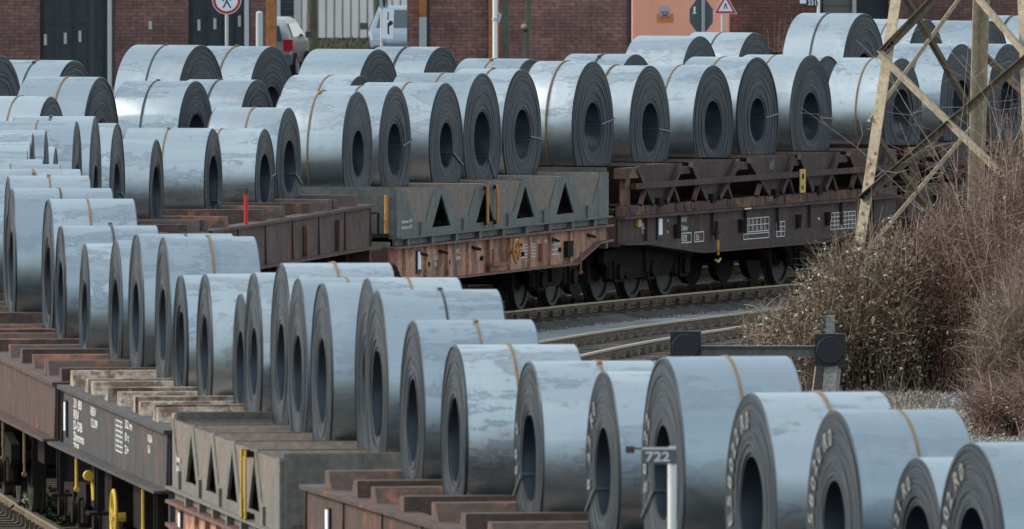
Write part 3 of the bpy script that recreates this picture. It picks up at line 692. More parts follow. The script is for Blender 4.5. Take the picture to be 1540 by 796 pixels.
for s in (-40.8, -51.8, -45.2):
    mb = MB(); y = ly(W3, s); mb.bar((-1.45, y, 1.255), (-1.45, y, .75), .05); mb.bar((-1.45, y + .3, 1.255), (-1.45, y + .3, .75), .05); mb.box(-1.56, -1.34, y - .05, y + .35, .72, .75); mb.build('step', M['black'], W3.root)
for s in (-43., -44.6, -47.8):
    mb = MB(); y = ly(W3, s); mb.box(-1.3, -.7, y - .4, y + .4, .7, 1.15); mb.build('equipment_box', M['black'], W3.root)
label_holder(W1, -1, ly(W1, -66.3), 1.42, 1.72, 1.404)
for s, z in ((-30.5, .8), (-33., .8), (-36., .75)): lever(W4, -1, ly(W4, s), z, 1.25, 1.46, 'strap_ochre', .014)
text_panel(W4.root, 'stencil_lettering', ['l', 'l'], -1, ly(W4, -30.), 1.6, .12, 1, x=1.404)
for s in (23.5, 26.2):
    mb = MB(); y = ly(W5, s); mb.box(1.41, 1.46, y - .05, y + .05, 1.3, 1.74); mb.build('stake_pocket', M['ledge'], W5.root)
mk = empty('marker_pole', (*pt(18.9, 1.5), 1.86), -head(18.9), label='short red pole standing on the edge of the red-brown wagon', cat='marker pole')
mb = MB(); mb.tube([(0, 0, 0), (0, 0, .44)], .03, 8); mb.build('pole', M['red'], mk, 40); mb = MB(); mb.tube([(0, 0, .44), (0, 0, .53)], .033, 8); mb.build('pole_tip', M['strap_dark'], mk, 40)

# ------------------------------------------------------------------ steel coils
def make_coil(s, off, r, wd, label, group, side, strap='ochre', n=72, eye=None, text=None, rc=None, seed=0):
    rg = random.Random(seed * 13 + 5)
    x, y = pt(s, off); z = 1.62 + r
    rc = rc or rg.choice([.38, .38, .34, .41]); rc = min(rc, r * .5)
    h = wd / 2; N = 17; pr = []; mis = []
    rad = [rc + (r - rc) * (i / N) ** .95 for i in range(N + 1)]
    offs = [[rg.gauss(0, .0017) + (.006 if i > N - 3 else 0) * rg.uniform(-1, 1) + (-.006 * (i == 0)) for i in range(N)] for _ in (0, 1)]
    tele = rg.choice([0, 0, 0, .006, .012])
    prof = []
    prof.append((h - .01 + offs[1][0], rc))
    for i in range(N):
        xx = h + offs[1][i] - (tele if i < 3 else 0)
        prof.append((xx, rad[i])); mis.append(1); prof.append((xx, rad[i + 1] - (.011 if i == N - 1 else 0))); mis.append(1)
    prof.append((prof[-1][0] - .011, r)); mis.append(1)
    prof.append((-h + .011 + offs[0][N - 1], r)); mis.append(0)
    for i in range(N - 1, -1, -1):
        xx = -h - offs[0][i] + (tele if i < 3 else 0)
        prof.append((xx, rad[i + 1] - (.011 if i == N - 1 else 0))); mis.append(1); prof.append((xx, rad[i])); mis.append(1)
    prof.append((-h + .01, rc)); mis.append(1)
    mis.append(2)
    mb = MB(); mb.lathe_x(prof, n, mis, closed=True)
    # the outermost lap ends in a small step
    lap = rg.uniform(0, 2 * math.pi); t = rg.choice([.006, .012, .018])
    for k, (px, py, pz) in enumerate(mb.v):
        rr = math.hypot(py, pz)
        sx_ = 1 if px > 0 else -1
        if abs(px) > h * .8: k_ = (k // n) * 1.7 + seed; a_ = math.atan2(pz, py); px += sx_ * (0.0011 * math.sin(2 * a_ + k_) + .0008 * math.sin(5 * a_ + k_ * 2.3)); mb.v[k] = (px, py, pz)
        if rr > r - .012:
            a = (math.atan2(pz, py) - lap) % (2 * math.pi); f = 1 - t * a / (2 * math.pi) / r; mb.v[k] = (px, py * f, pz * f)
    o = mb.build('steel_coil', [M['barrel'], M['face'], M['bore']], None, 30, (x, y, z), -head(s))
    o.rotation_euler.x = 0
    tag(o, label, 'steel coil', group)
    if strap:
        c = rg.uniform(-.06, .06) * wd; b = MB(); wv = .012
        b.lathe_x([(c - wv, r - .006), (c - wv, r + .006), (c + wv, r + .006), (c + wv, r - .006)], n); b.box(c - .03, c + .03, -r * .3 - .04, -r * .3 + .04, r * .95, r * .95 + .02) if False else None
        b.build('strap', M['strap_' + strap], o, 30)
        a = R(rg.uniform(50, 110)); q = MB(); d = Vector((0, math.cos(a), math.sin(a))); tt = Vector((0, -math.sin(a), math.cos(a)))
        q.bar(Vector((c, 0, 0)) + d * (r + .012) - tt * .035, Vector((c, 0, 0)) + d * (r + .012) + tt * .035, .045, .014, up=d); q.build('strap_seal', M['strap_' + strap], o)
    if eye is not None:
        a = R(eye); d = Vector((0, math.cos(a), math.sin(a))); b = MB(); e = h + .016; t = d.cross(Vector((1, 0, 0)))
        p0, p1 = d * (rc - .008), d * (r + .004)
        for sg in (-1, 1): b.bar(p0 + Vector((sg * e, 0, 0)), p1 + Vector((sg * e, 0, 0)), 0.024, .010, up=(1, 0, 0))
        b.bar(p0 + Vector((-e, 0, 0)), p0 + Vector((e, 0, 0)), 0.024, .010, up=d); b.bar(p1 + Vector((-e, 0, 0)), p1 + Vector((e, 0, 0)), 0.024, .010, up=d)
        b.build('eye_strap', M['strap_bright' if eye > -400 else 'strap_dark'], o)
    if text:                                            # hand-painted figures following the rim of the left face
        b = MB(); a = 192.; xx = -h - .014; rr = r * .77
        for ch in text:
            if ch == ' ': a -= 8; continue
            vs, fs = glyphs(ch); hh = r * .165; an = R(a)
            up = Vector((0, -math.cos(an), math.sin(an))); ri = Vector((0, -math.sin(an), -math.cos(an)))   # seen from the left the reading runs clockwise
            cx = [v[0] for v in vs]; mid = (min(cx) + max(cx)) / 2; j = rg.uniform(-.012, .012)
            b.add([Vector((xx, 0, 0)) + up * (rr + j + (v[1] - .5) * hh) + ri * ((v[0] - mid) * hh * 1.05) for v in vs], fs); a -= 12.5
        b.build('chalk_marking', M['chalk'], o)['kind'] = 'stuff'
    return o
M['strap_bright'] = mat('strap_bright_steel', (.17, .19, .21), .45, 1.)
ORD = ['first', 'second', 'third', 'fourth', 'fifth', 'sixth', 'seventh', 'eighth', 'ninth', 'tenth', 'eleventh', 'twelfth']
WNAME = ['corner brown wagon', 'foremost bare-saddle brown wagon', 'near grey cradle wagon', 'cream-saddled blue-black wagon', 'left-edge red-brown wagon',
         'far-left hidden wagon', 'left-bend hidden wagon', 'past-bend hidden wagon', 'centre-left red-brown wagon', 'far grey cradle wagon', 'dark truss wagon', 'wagon behind the lattice pylon']
SPECIAL = {0: ('steel coil at the bottom right corner with grey chalk marks, cut by the frame', 'ochre', None, 'E5802 R0', .36),
           1: ('small low coil with chalk writing, wedged left of the corner coil at lower right', None, -20, 'E5021 R0', .42),
           2: ('strapped coil with white writing on its dark face, third from the lower right corner', 'ochre', -35, 'E58020 R0', .34),
           3: ('steel coil with clearest white writing E58022 R0 on its dark left face', 'ochre', -35, 'E58022 R0', .40),
           4: ('large steel coil standing right behind the small 722 number post', 'ochre', -25, '58 22', .40),
           5: ('narrow steel coil partly hidden left of the coil behind the 722 post', None, -25, '8 22 R0', .38),
           6: ('steel coil with an ochre strap and lower rim, third coil left of the 722 post', 'ochre', -25, '58 0', .38),
           7: ('steel coil with blotchy dark stain below its ochre strap, fourth left of the 722 post', 'ochre', None, None, .38),
           8: ('smooth pale coil at the left end of the foremost bare-saddle wagon', 'ochre', None, None, .38),
           9: ('pale coil with a dark strap at the near end of the near grey cradle wagon', 'dark', None, None, .40)}
cnt = {}
for i, (s, r, o, wd) in enumerate(FT):
    k = next(j for j, w_ in enumerate(A_WAGONS) if w_[1] < s < w_[2]); c = cnt.get(k, 0); cnt[k] = c + 1
    rg = random.Random(i * 7 + 3)
    far = s > 4
    size = 'small' if r < .8 else ('large' if r > .97 else 'medium')
    st = rg.choice(['ochre', 'ochre', 'ochre', 'dark']); tot = sum(1 for q in FT if A_WAGONS[k][1] < q[0] < A_WAGONS[k][2])
    end = 'left' if far else 'near'
    lab = f"{ORD[c]} coil from the {end} end of the {WNAME[k]}, {size}, {st} strap"
    eye = None; txt = None; rc = None
    if far and rg.random() < .75: eye = rg.uniform(-48, 8)
    if i in SPECIAL: lab, st, eye, txt, rc = SPECIAL[i]
    make_coil(s, o, r, wd, lab, 'steel coils on the long curved train', 1 if far else -1, st, 80, eye, txt, rc, i)
for i, (s, r) in enumerate(FB):
    st = ['ochre', 'ochre', 'dark', 'dark'][i % 4]
    make_coil(s, -4.5, r, 1.1, f"steel coil of the middle back row, {ORD[i]} from the left, with {st} strap" , 'steel coils in the middle back row', 1, st, 64, None, None, None, 100 + i)
for i, (s, r) in enumerate(FC):
    st = [None, 'dark', 'dark', 'ochre', None, 'dark'][i % 6]
    lab = f"steel coil of the rearmost row, {ORD[i]} from the left" + (f", with {st} strap" if st else ', without a visible strap')
    if i == 8: lab = 'tallest steel coil of the rearmost row, standing left of the pylon leg'
    make_coil(s, -9, r, 1.1 if i != 8 else 1.15, lab, 'steel coils in the rearmost row', 1, st, 64, None, None, None, 200 + i)
#SECTION2
# ------------------------------------------------------------------ buffer stop and number post
M['conc'] = stone_mat('weathered_concrete', (.24, .235, .225), (.42, .41, .39))
bs = at(1140, 526, 220); bs.z = 0
b = empty('buffer_stop', (bs.x, 220, -.25), R(-2), label='buffer stop with two black square buffers on a grey cross beam', cat='buffer stop')
zb = at(1140, 526, 220).z + .25
for k in (-1, 1):
    mb = MB(); z0 = zb if k > 0 else zb + .03; mb.box(k * .9 - .19, k * .9 + .19, -.1, .05, z0 - .2, z0 + .2)
    q = mb.build('buffer_block', M['labelback'], b)
    mb = MB(); n = 24; c = (k * .9, -.1, z0)
    mb.tube([(c[0], -.1, z0), (c[0], -.135, z0)], [.175, .165], n); mb.build('buffer_disc', M['labelback'], q, 40)
    mb = MB(); mb.box(k * .9 - .055, k * .9 + .055, .052, .17, 0, zb + (.42 if k > 0 else .19)); mb.build('post', M['conc'], b)
    mb = MB(); mb.bar((k * .9 - .12, .1, zb - .05), (k * .9 - .30, 1.6, .0), .09); mb.bar((k * .9 + .03, .0, zb - .22), (k * .9 - .06, -.35, 0), .17, .17); mb.build('brace', M['conc'] if k > 0 else M['brown'], b)
mb = MB(); mb.box(-.71, .71, -.03, .05, zb - .085, zb + .03); mb.box(-.71, .71, -.07, .09, zb + .03, zb + .05); mb.build('cross_beam', M['grey'], b)
p = at(1011, 740, 140)
npst = empty('number_post', (p.x, 140, -.3), 0, label='white post with the small black and white 722 plate in front of the near coils', cat='number post')
mb = MB(); zt = at(1011, 672, 140).z + .3; mb.tube([(0, 0, 0), (0, 0, zt)], .036, 10); mb.build('post', mat('white_post_paint', (.72, .72, .70), .5), npst, 40)
mb = MB(); mb.box(-.245, .035, -.05, -.037, zt - .135, zt + .0); pl = mb.build('number_plate', mat('dark_plate', (.09, .10, .11), .5), npst)
mb = MB(); mb.box(-.24, .03, -.054, -.0505, zt - .02, zt - .004); text_on(mb, '722', (-.215, -.055, zt - .112), (1, 0, 0), (0, 0, 1), .078, 1.25); mb.build('figures', M['white'], pl)
mb = MB(); mb.box(-.37, -.30, -.05, .0, zt - .05, zt + .005); mb.box(-.30, -.245, -.045, -.04, zt - .02, zt - .005); mb.build('bracket', M['brown'], npst)

# ------------------------------------------------------------------ street terrace: buildings, cars, trees, signs
def brick_mat(name, c1, c2, mortar):
    m = mat(name, c1, .85); t = NT(m)
    tc = t.n('ShaderNodeTexCoord'); mp = t.n('ShaderNodeMapping'); mp.inputs['Rotation'].default_value = (R(90), 0, 0)
    t.l(tc.outputs['Object'], mp.inputs['Vector'])
    br = t.n('ShaderNodeTexBrick'); br.inputs['Color1'].default_value = (*c1, 1); br.inputs['Color2'].default_value = (*c2, 1); br.inputs['Mortar'].default_value = (*mortar, 1)
    br.inputs['Scale'].default_value = 1; br.inputs['Brick Width'].default_value = .25; br.inputs['Row Height'].default_value = .0835; br.inputs['Mortar Size'].default_value = .008; br.inputs['Bias'].default_value = -.1
    t.l(mp.outputs[0], br.inputs['Vector'])
    v = t.coords((1, 1, 1), False); n = t.noise(v, 1.4, 5); n2 = t.noise(v, 9, 4)
    c = t.mix(1., br.outputs[0], t.ramp(n, [(.3, g3(.65)), (.7, g3(1.35))]), 'MULTIPLY'); c = t.mix(1., c, t.ramp(n2, [(.3, g3(.7)), (.7, g3(1.3))]), 'MULTIPLY')
    t.l(c, t.b.inputs['Base Color']); t.bump(br.outputs['Fac'], -.4, .01); return m
M['brick'] = brick_mat('purple_brick', (.20, .095, .080), (.135, .07, .062), (.060, .048, .046))
M['brick2'] = brick_mat('red_brick', (.29, .138, .115), (.19, .098, .086), (.085, .066, .062))
M['door'] = painted('door_slate', (.032, .042, .050), (.02, .02, .02), amount=.1, grime=.2, rough=.45)
M['door_trim'] = mat('door_trim', (.09, .115, .13), .5); M['handle'] = mat('door_plate', (.42, .40, .37), .5)
M['pipe'] = mat('pale_pipe', (.45, .47, .48), .5)
M['orange_post'] = painted('orange_post', (.42, .17, .06), amount=.3, grime=.25)
GZ = .25
def smooth_paint(name, c):
    m = mat(name, c, .6); t = NT(m); n = t.noise(t.coords((1, 1, .3), False), 1.6, 5)
    t.l(t.mix(1., c, t.ramp(n, [(.3, g3(.86)), (.7, g3(1.04))]), 'MULTIPLY'), t.b.inputs['Base Color']); return m
def X(u, d): return (u - 770) / FPX * d
def Z(v, d): return at(770, v, d).z
asp = painted('asphalt', (.055, .055, .058), (.09, .088, .085), amount=.4, grime=.2, rough=.9)
mb = MB(); mb.add([(-60, 336, GZ + .01), (60, 336, GZ + .01), (60, 452, GZ + .01), (-60, 452, GZ + .01)], [(0, 1, 2, 3)]); tag(mb.build('road', asp), kind='structure')
mb = MB(); mb.prism([(452, GZ), (452, GZ + .12), (452.3, GZ + .12), (452.3, GZ)], 'x', -60, 60); tag(mb.build('kerb', M['conc']), kind='structure')
# left brick building with slate doors
d = 415
lb = empty('brick_building', (X(190, d), d, GZ), label='dark purple-brick building with slate grey doors at the top left', cat='building')
def wallp(root, u0, u1, m, name='wall', dep=4., rec=0., h=7., z0=-.3):
    x0, x1 = X(u0, d) - root.location.x, X(u1, d) - root.location.x
    mb = MB(); mb.box(x0, x1, rec, dep, z0, h); return mb.build(name, m, root)
wallp(lb, -60, 60, M['brick']); wallp(lb, 172, 283, M['brick']); wallp(lb, 376, 413, M['brick'])
wallp(lb, 60, 172, M['door_trim'], 'door_frame', rec=.25); wallp(lb, 283, 376, M['door_trim'], 'door_frame', rec=.25)
mb = MB(); mb.box(X(-60, d) - lb.location.x, X(413, d) - lb.location.x, -.15, 4.3, 7, 7.3); mb.build('roof', M['door'], lb)
def door(root, u0, u1, hv, d0=.14):
    x0, x1 = X(u0, d) - root.location.x, X(u1, d) - root.location.x
    mb = MB(); mb.box(x0, x1, d0, .26, -.2, 3.2)
    mb.box(x0 + .05, x1 - .05, d0 - .02, d0 + .01, Z(36, d) - GZ, 3.0); mb.box(x0 + .05, x1 - .05, d0 - .02, d0 + .01, 0, Z(38, d) - GZ)
    q = mb.build('door', M['door'], root)
    if hv:
        u, v = hv; xc = X(u, d) - root.location.x; z = Z(v, d) - GZ; mb = MB(); mb.box(xc - .035, xc + .035, d0 - .06, d0 - .021, z - .13, z + .13); mb.build('handle', M['handle'], q)
for u0, u1, hv in ((63, 83, (68, 60)), (88, 109, (98, 58)), (113, 134, (120, 55)), (141, 158, None), (287, 309, (299, 38)), (313, 333, (323, 36)), (336, 352, None), (354, 372, (360, 32))): door(lb, u0, u1, hv)
mb = MB(); x = X(226, d) - lb.location.x; z = Z(38, d) - GZ; mb.box(x - .04, x + .04, -.03, -.002, z - .1, z + .1); mb.build('wall_plate', M['handle'], lb)
for u, w_ in ((165, .055), (371, .06)):
    mb = MB(); x = X(u, d) - lb.location.x; mb.tube([(x, -.08, -.2), (x, -.08, 6.9)], w_, 10); mb.build('drain_pipe', M['pipe'], lb, 40)
# white corrugated hall behind
d = 472
hall = empty('metal_hall', (X(530, d), d, GZ), label='white hall clad in upright metal panels behind the parked cars', cat='building')
M['cladding'] = smooth_paint('white_cladding', (.74, .725, .69))
us = [410] + [441 + 23.6 / 1.9 * i for i in range(0, 17)]
for a, c in zip(us[:-1], us[1:]):
    x0, x1 = X(a, d) - hall.location.x, X(c, d) - hall.location.x
    mb = MB(); mb.prism([(x0 + .006, .1), (x0 + .025, .0), (x1 - .035, .0), (x1 - .015, .06), (x1 - .006, .1)], 'z', .12, 6); mb.build('panel', M['cladding'], hall)
mb = MB(); mb.box(X(405, d) - hall.location.x, X(645, d) - hall.location.x, .101, 5, -.2, 6.1); mb.build('wall', M['cladding'], hall)
mb = MB(); mb.box(X(405, d) - hall.location.x, X(645, d) - hall.location.x, -.02, .119, -.2, .117); mb.build('plinth', M['brown'], hall)
mb = MB(); x0 = X(421, d) - hall.location.x; x1 = X(441, d) - hall.location.x
for k in range(9): mb.box(x0, x1, -.06 - .02 * (k % 2), -.005, .7 + k * .2, .88 + k * .2)
mb.build('vent_louvre', M['door'], hall)
for u in (419, 445):
    mb = MB(); x = X(u, d) - hall.location.x; mb.box(x - .05, x + .05, -.12, -.01, 0, 6); mb.build('pillar', M['pipe'], hall)
# middle brick building
d = 424
mbld = empty('brick_building', (X(780, d), d, GZ), label='red-brick building with orange and grey downpipes behind the top centre', cat='building')
wallp(mbld, 612, 950, M['brick2']); mb = MB(); mb.box(X(612, d) - mbld.location.x, X(950, d) - mbld.location.x, -.15, 4.2, 7, 7.3); mb.build('roof', M['door'], mbld)
def pipe(u, w_, v0, v1, m, off=-.1):  # draws downpipes and also the thin dark wall strips
    x = X(u, d) - mbld.location.x; z0 = -.2 if v1 is None else Z(v1, d) - GZ; z1 = 6.9 if v0 is None else Z(v0, d) - GZ
    mb = MB(); mb.box(x - w_, x + w_, off - .08, -.003, z0, z1); mb.build('downpipe_or_dark_strip', m, mbld)
pipe(636, .095, None, 25, M['orange_post']); pipe(636, .09, 25.5, None, M['pipe']); pipe(644, .03, None, None, M['door'], -.02); pipe(743, .13, None, None, M['orange_post'], -.05); pipe(947, .04, None, None, M['door'], -.02)  # first slate strip is painted groove shadow; the last is a dark corner edge
# salmon gatehouse
d = 447
gh = empty('gatehouse', (X(1020, d), d, GZ), label='salmon-painted gatehouse wall with a small orange and lilac sticker', cat='building')
M['salmon'] = smooth_paint('salmon_paint', (.92, .40, .27))
wallp(gh, 951, 1096, M['salmon']); mb = MB(); mb.box(X(951, d) - gh.location.x, X(1096, d) - gh.location.x, -.15, 4.2, 7, 7.3); mb.build('roof', M['door'], gh)
def patch(u0, u1, v0, v1, m, y):
    x0, x1 = X(u0, d) - gh.location.x, X(u1, d) - gh.location.x; mb = MB(); mb.box(x0, x1, y, y + .005, Z(v1, d) - GZ, Z(v0, d) - GZ); return mb.build('sticker', m, gh)
M['lilac'] = mat('lilac_paper', (.46, .36, .44), .7); M['orange_paper'] = mat('orange_paper', (.60, .20, .05), .7)
patch(988, 1013, 21, 34, M['orange_paper'], -.008); patch(992, 1006, 9, 26, M['lilac'], -.016)
mb = MB(); x = X(1000, d) - gh.location.x; z = Z(22, d) - GZ
for k in (-1, 1): mb.bar((x - .11 * k, -.022, z - .09), (x + .09 * k, -.022, z + .05), .03, .006)
mb.bar((x - .1, -.024, z + .07), (x + .1, -.024, z + .07), .03, .006); mb.bar((x - .08, -.026, z - .02), (x + .08, -.026, z - .02), .025, .006); mb.build('ink_drawing', M['labelback'], gh)
# right brick building
d = 452
rb = empty('brick_building', (X(1330, d), d, GZ), label='dark brick building with a grey-green roller gate at the top right', cat='building')
wallp(rb, 1097, 1236, M['brick']); wallp(rb, 1336, 1600, M['brick']); wallp(rb, 1236, 1336, M['door'], 'gate_recess', rec=.4)
for k in range(14):
    mb = MB(); x0, x1 = X(1238, d) - rb.location.x, X(1282, d) - rb.location.x; z = -.2 + k * .25; mb.box(x0, x1, .3, .38 - .03 * (k % 2), z, z + .235); mb.build('gate_slat', mat('gate_slat', (.15, .155, .14), .6) if k == 0 else bpy.data.materials['gate_slat'], rb)
mb = MB(); x = X(1285, d) - rb.location.x; mb.box(x - .05, x + .05, .1, .4, -.2, 4); mb.build('gate_post', M['pipe'], rb)
mb = MB(); mb.box(X(1097, d) - rb.location.x, X(1600, d) - rb.location.x, -.15, 4.2, 7, 7.3); mb.build('roof', M['door'], rb)

# grass verge in front of the hall
M['grass'] = mat('dull_grass', (.075, .085, .045), .9)
def tufts(name, m, n, box, h0, h1, seed, wd=.012):
    rg = random.Random(seed); mb = MB()
    for _ in range(n):
        x, y, z = rg.uniform(*box[0]), rg.uniform(*box[1]), box[2]; h = rg.uniform(h0, h1); a = rg.uniform(0, 6.3); lx, ly_ = math.cos(a) * h * rg.uniform(.1, .7), math.sin(a) * h * rg.uniform(.1, .7); b2 = a + 1.6; wx, wy = math.cos(b2) * wd, math.sin(b2) * wd
        mb.add([(x - wx, y - wy, z), (x + wx, y + wy, z), (x + lx * .5, y + ly_ * .5, z + h * .7), (x + lx, y + ly_, z + h)], [(0, 1, 2), (0, 2, 3)])
    return tag(mb.build(name, m), kind='stuff')
tufts('grass', M['grass'], 5000, ((-9, -1.5), (455, 470), GZ), .08, .25, 4, .03)

# free standing posts
def post_thing(name, label, u, d, w_, m, top, cat='post', z0=GZ, round_=True):
    e = empty(name, (X(u, d), d, z0), label=label, cat=cat); mb = MB()
    if round_: mb.tube([(0, 0, -.2), (0, 0, top)], w_, 14)
    else: mb.box(-w_, w_, -w_, w_, -.2, top)
    mb.build('post', m, e, 40); return e
e = post_thing('lamp_post', 'thick orange-painted post left of the silver car', 407.5, 345, .098, M['orange_post'], 6, 'post', round_=False)
mb = MB(); mb.box(-.14, .14, -.14, .14, -.1, .02); mb.build('base_plate', M['rust'], e)
e = post_thing('bollard', 'short white bollard left of the orange post', 390, 408, .08, M['pipe'], Z(19, 408) - GZ, 'bollard')
mb = MB(); mb.tube([(0, 0, Z(19, 408) - GZ), (0, 0, Z(19, 408) - GZ + .03)], [.08, .04], 12); mb.build('cap', M['pipe'], e, 40)
e = post_thing('lamp_post', 'white post with a small lamp bracket before the red-brick wall', 744.5, 405, .056, mat('white_pole', (.74, .74, .76), .4), 6, 'post')
mb = MB(); z = Z(28, 405) - GZ; mb.tube([(0, 0, z + .02), (0, 0, z - .04)], .075, 12); mb.tube([(.06, 0, z - .1), (.10, 0, z), (.12, 0, z + .08), (.06, 0, z + .12)], .03, 8); mb.build('bracket', M['pipe'], e, 40)

# signs
def disc(mb, r, y0, y1, n=40):
    mb.tube([(0, y0, 0), (0, y1, 0)], r, n)
d = 371; z = Z(0, d) - GZ
e = post_thing('road_sign', 'round white sign with red ring and a walking figure', 341, d, .036, M['pipe'], z + .3, 'road sign')
mb = MB(); disc(mb, .305, -.05, -.045); q = mb.build('sign_plate', M['paper'], e); q.location.z = z
mb = MB(); n = 40; vs = []; 
for rr in (.29, .235):
    for yy in (-.056, -.0505): vs += [(rr * math.cos(2 * math.pi * k / n), yy, rr * math.sin(2 * math.pi * k / n)) for k in range(n)]
fs = []
for k in range(n):
    k2 = (k + 1) % n; A_, B_, C_, D_ = 0, n, 2 * n, 3 * n
    fs += [(A_ + k, A_ + k2, C_ + k2, C_ + k), (B_ + k, D_ + k, D_ + k2, B_ + k2), (A_ + k, B_ + k, B_ + k2, A_ + k2), (C_ + k, C_ + k2, D_ + k2, D_ + k)]
mb.add(vs, fs); mb.build('red_ring', M['red'], q)
mb = MB()
for p_, q_ in (((-.075, -.053, -.17), (.0, -.053, -.02)), ((.085, -.053, -.17), (.0, -.053, -.02)), ((0, -.053, -.04), (0, -.053, .10)), ((0, -.053, .06), (-.09, -.053, -.02)), ((0, -.053, .06), (.09, -.053, -.01))): mb.bar(p_, q_, .028, .004, up=(0, 1, 0))
mb.tube([(0, -.053, .15), (0, -.0505, .15)], .035, 12); mb.build('figure', M['labelback'], q)
d = 400; zc = Z(19, d) - GZ
e = post_thing('road_sign', 'white triangular warning sign with a red border beside the gatehouse', 1087, d, .04, M['pipe'], zc + .4, 'road sign')
def tri(mb, hw, zb, y0, y1, cx): mb.prism([(cx - hw, zb), (cx + hw, zb), (cx, zb + hw * 1.732)], 'y', y0, y1)
cx = X(1091, d) - X(1087, d)
mb = MB(); tri(mb, .265, zc - .03, -.05, -.044, cx); q = mb.build('sign_plate', M['paper'], e)
mb = MB(); tri(mb, .245, zc - .018, -.054, -.0505, cx); mb.build('red_border', M['red'], q)
mb = MB(); tri(mb, .165, zc + .03, -.058, -.0545, cx); mb.build('white_field', M['paper'], q)
mb = MB(); mb.bar((cx - .035, -.06, zc + .08), (cx, -.06, zc + .21), .022, .003, up=(0, 1, 0)); mb.bar((cx + .04, -.06, zc + .08), (cx, -.06, zc + .21), .022, .003, up=(0, 1, 0)); mb.build('figure', M['labelback'], q)
d = 395; zc = Z(48, d) - GZ
e = post_thing('road_sign', 'dark grey back of an octagonal sign before the salmon wall', 1058, d, .04, mat('galvanised', (.30, .32, .34), .4, .7), zc + 1.1, 'road sign')
W_ = .36; mb = MB(); k = W_ * .414; cx = -.05
mb.prism([(cx - k * .72, zc), (cx + k * .72, zc), (cx + W_ * .72, zc + W_ - k), (cx + W_ * .72, zc + W_ + k), (cx + k * .72, zc + 2 * W_), (cx - k * .72, zc + 2 * W_), (cx - W_ * .72, zc + W_ + k), (cx - W_ * .72, zc + W_ - k)], 'y', .045, .055); mb.build('sign_plate', mat('sign_back', (.06, .075, .085), .5), e)
mb = MB(); mb.box(cx - .17, cx - .13, .030, .044, zc + .42, zc + .56); mb.box(cx - .19, cx - .11, .030, .044, zc + .40, zc + .43); mb.build('sticker', M['paper'], e)
d = 350; zc = Z(36, d) - GZ
e = post_thing('rail_sign', 'tall white board with a black bar and bent hook on a thin post', 574, d, .03, M['pipe'], Z(0, d) - GZ + .5, 'rail sign')
mb = MB(); hw = 8.6 / FPX * d; hh = 22 / FPX * d; mb.box(-hw + .03, hw + .03, -.05, -.035, zc - hh, zc + hh); q = mb.build('sign_board', M['paper'], e); q.rotation_euler.y = R(2)
mb = MB(); mb.box(.02, .04, -.056, -.0505, zc + .08, zc + .24); mb.bar((.05, -.054, zc - .2), (.04, -.054, zc - .02), .03, .005, up=(0, 1, 0)); mb.bar((.04, -.0545, zc - .02), (.10, -.0545, zc + .04), .06, .005, up=(0, 1, 0)); mb.bar((.06, -.055, zc + .05), (.12, -.055, zc + .0), .07, .005, up=(0, 1, 0)); mb.build('symbol', M['labelback'], q)
zu = zc + hh + .02; mb = MB(); mb.box(-.04, .12, -.05, -.035, zu, zu + .4); q = mb.build('upper_board', mat('steel_blue_board', (.30, .38, .43), .5), e)
mb = MB(); mb.bar((.0, -.054, zu + .32), (.05, -.054, zu + .03), .03, .005, up=(0, 1, 0)); mb.bar((.05, -.0545, zu + .03), (.09, -.0545, zu + .32), .03, .005, up=(0, 1, 0)); mb.box(.10, .118, -.056, -.0505, zu + .04, zu + .38); mb.build('symbol', M['labelback'], q)
d = 382; zc = Z(4, d) - GZ
e = post_thing('number_sign', 'white post carrying the small 331 number plate above the tall rear coil', 1231, d, .034, mat('white_pole_paint', (.75, .75, .75), .5), zc + 1., 'number sign')
mb = MB(); mb.box(-.26, -.03, -.05, -.04, zc - .09, zc + .09); q = mb.build('number_plate', M['labelback'], e)
mb = MB(); text_on(mb, '331', (-.235, -.054, zc - .055), (1, 0, 0), (0, 0, 1), .11, .9); mb.build('figures', M['paper'], q)
mb = MB(); mb.box(-.40, -.27, -.06, 0, zc - .02, zc + .16); mb.bar((-.3, -.02, zc + .02), (0, -.02, zc + .02), .03); mb.build('lamp', M['paper'], e)

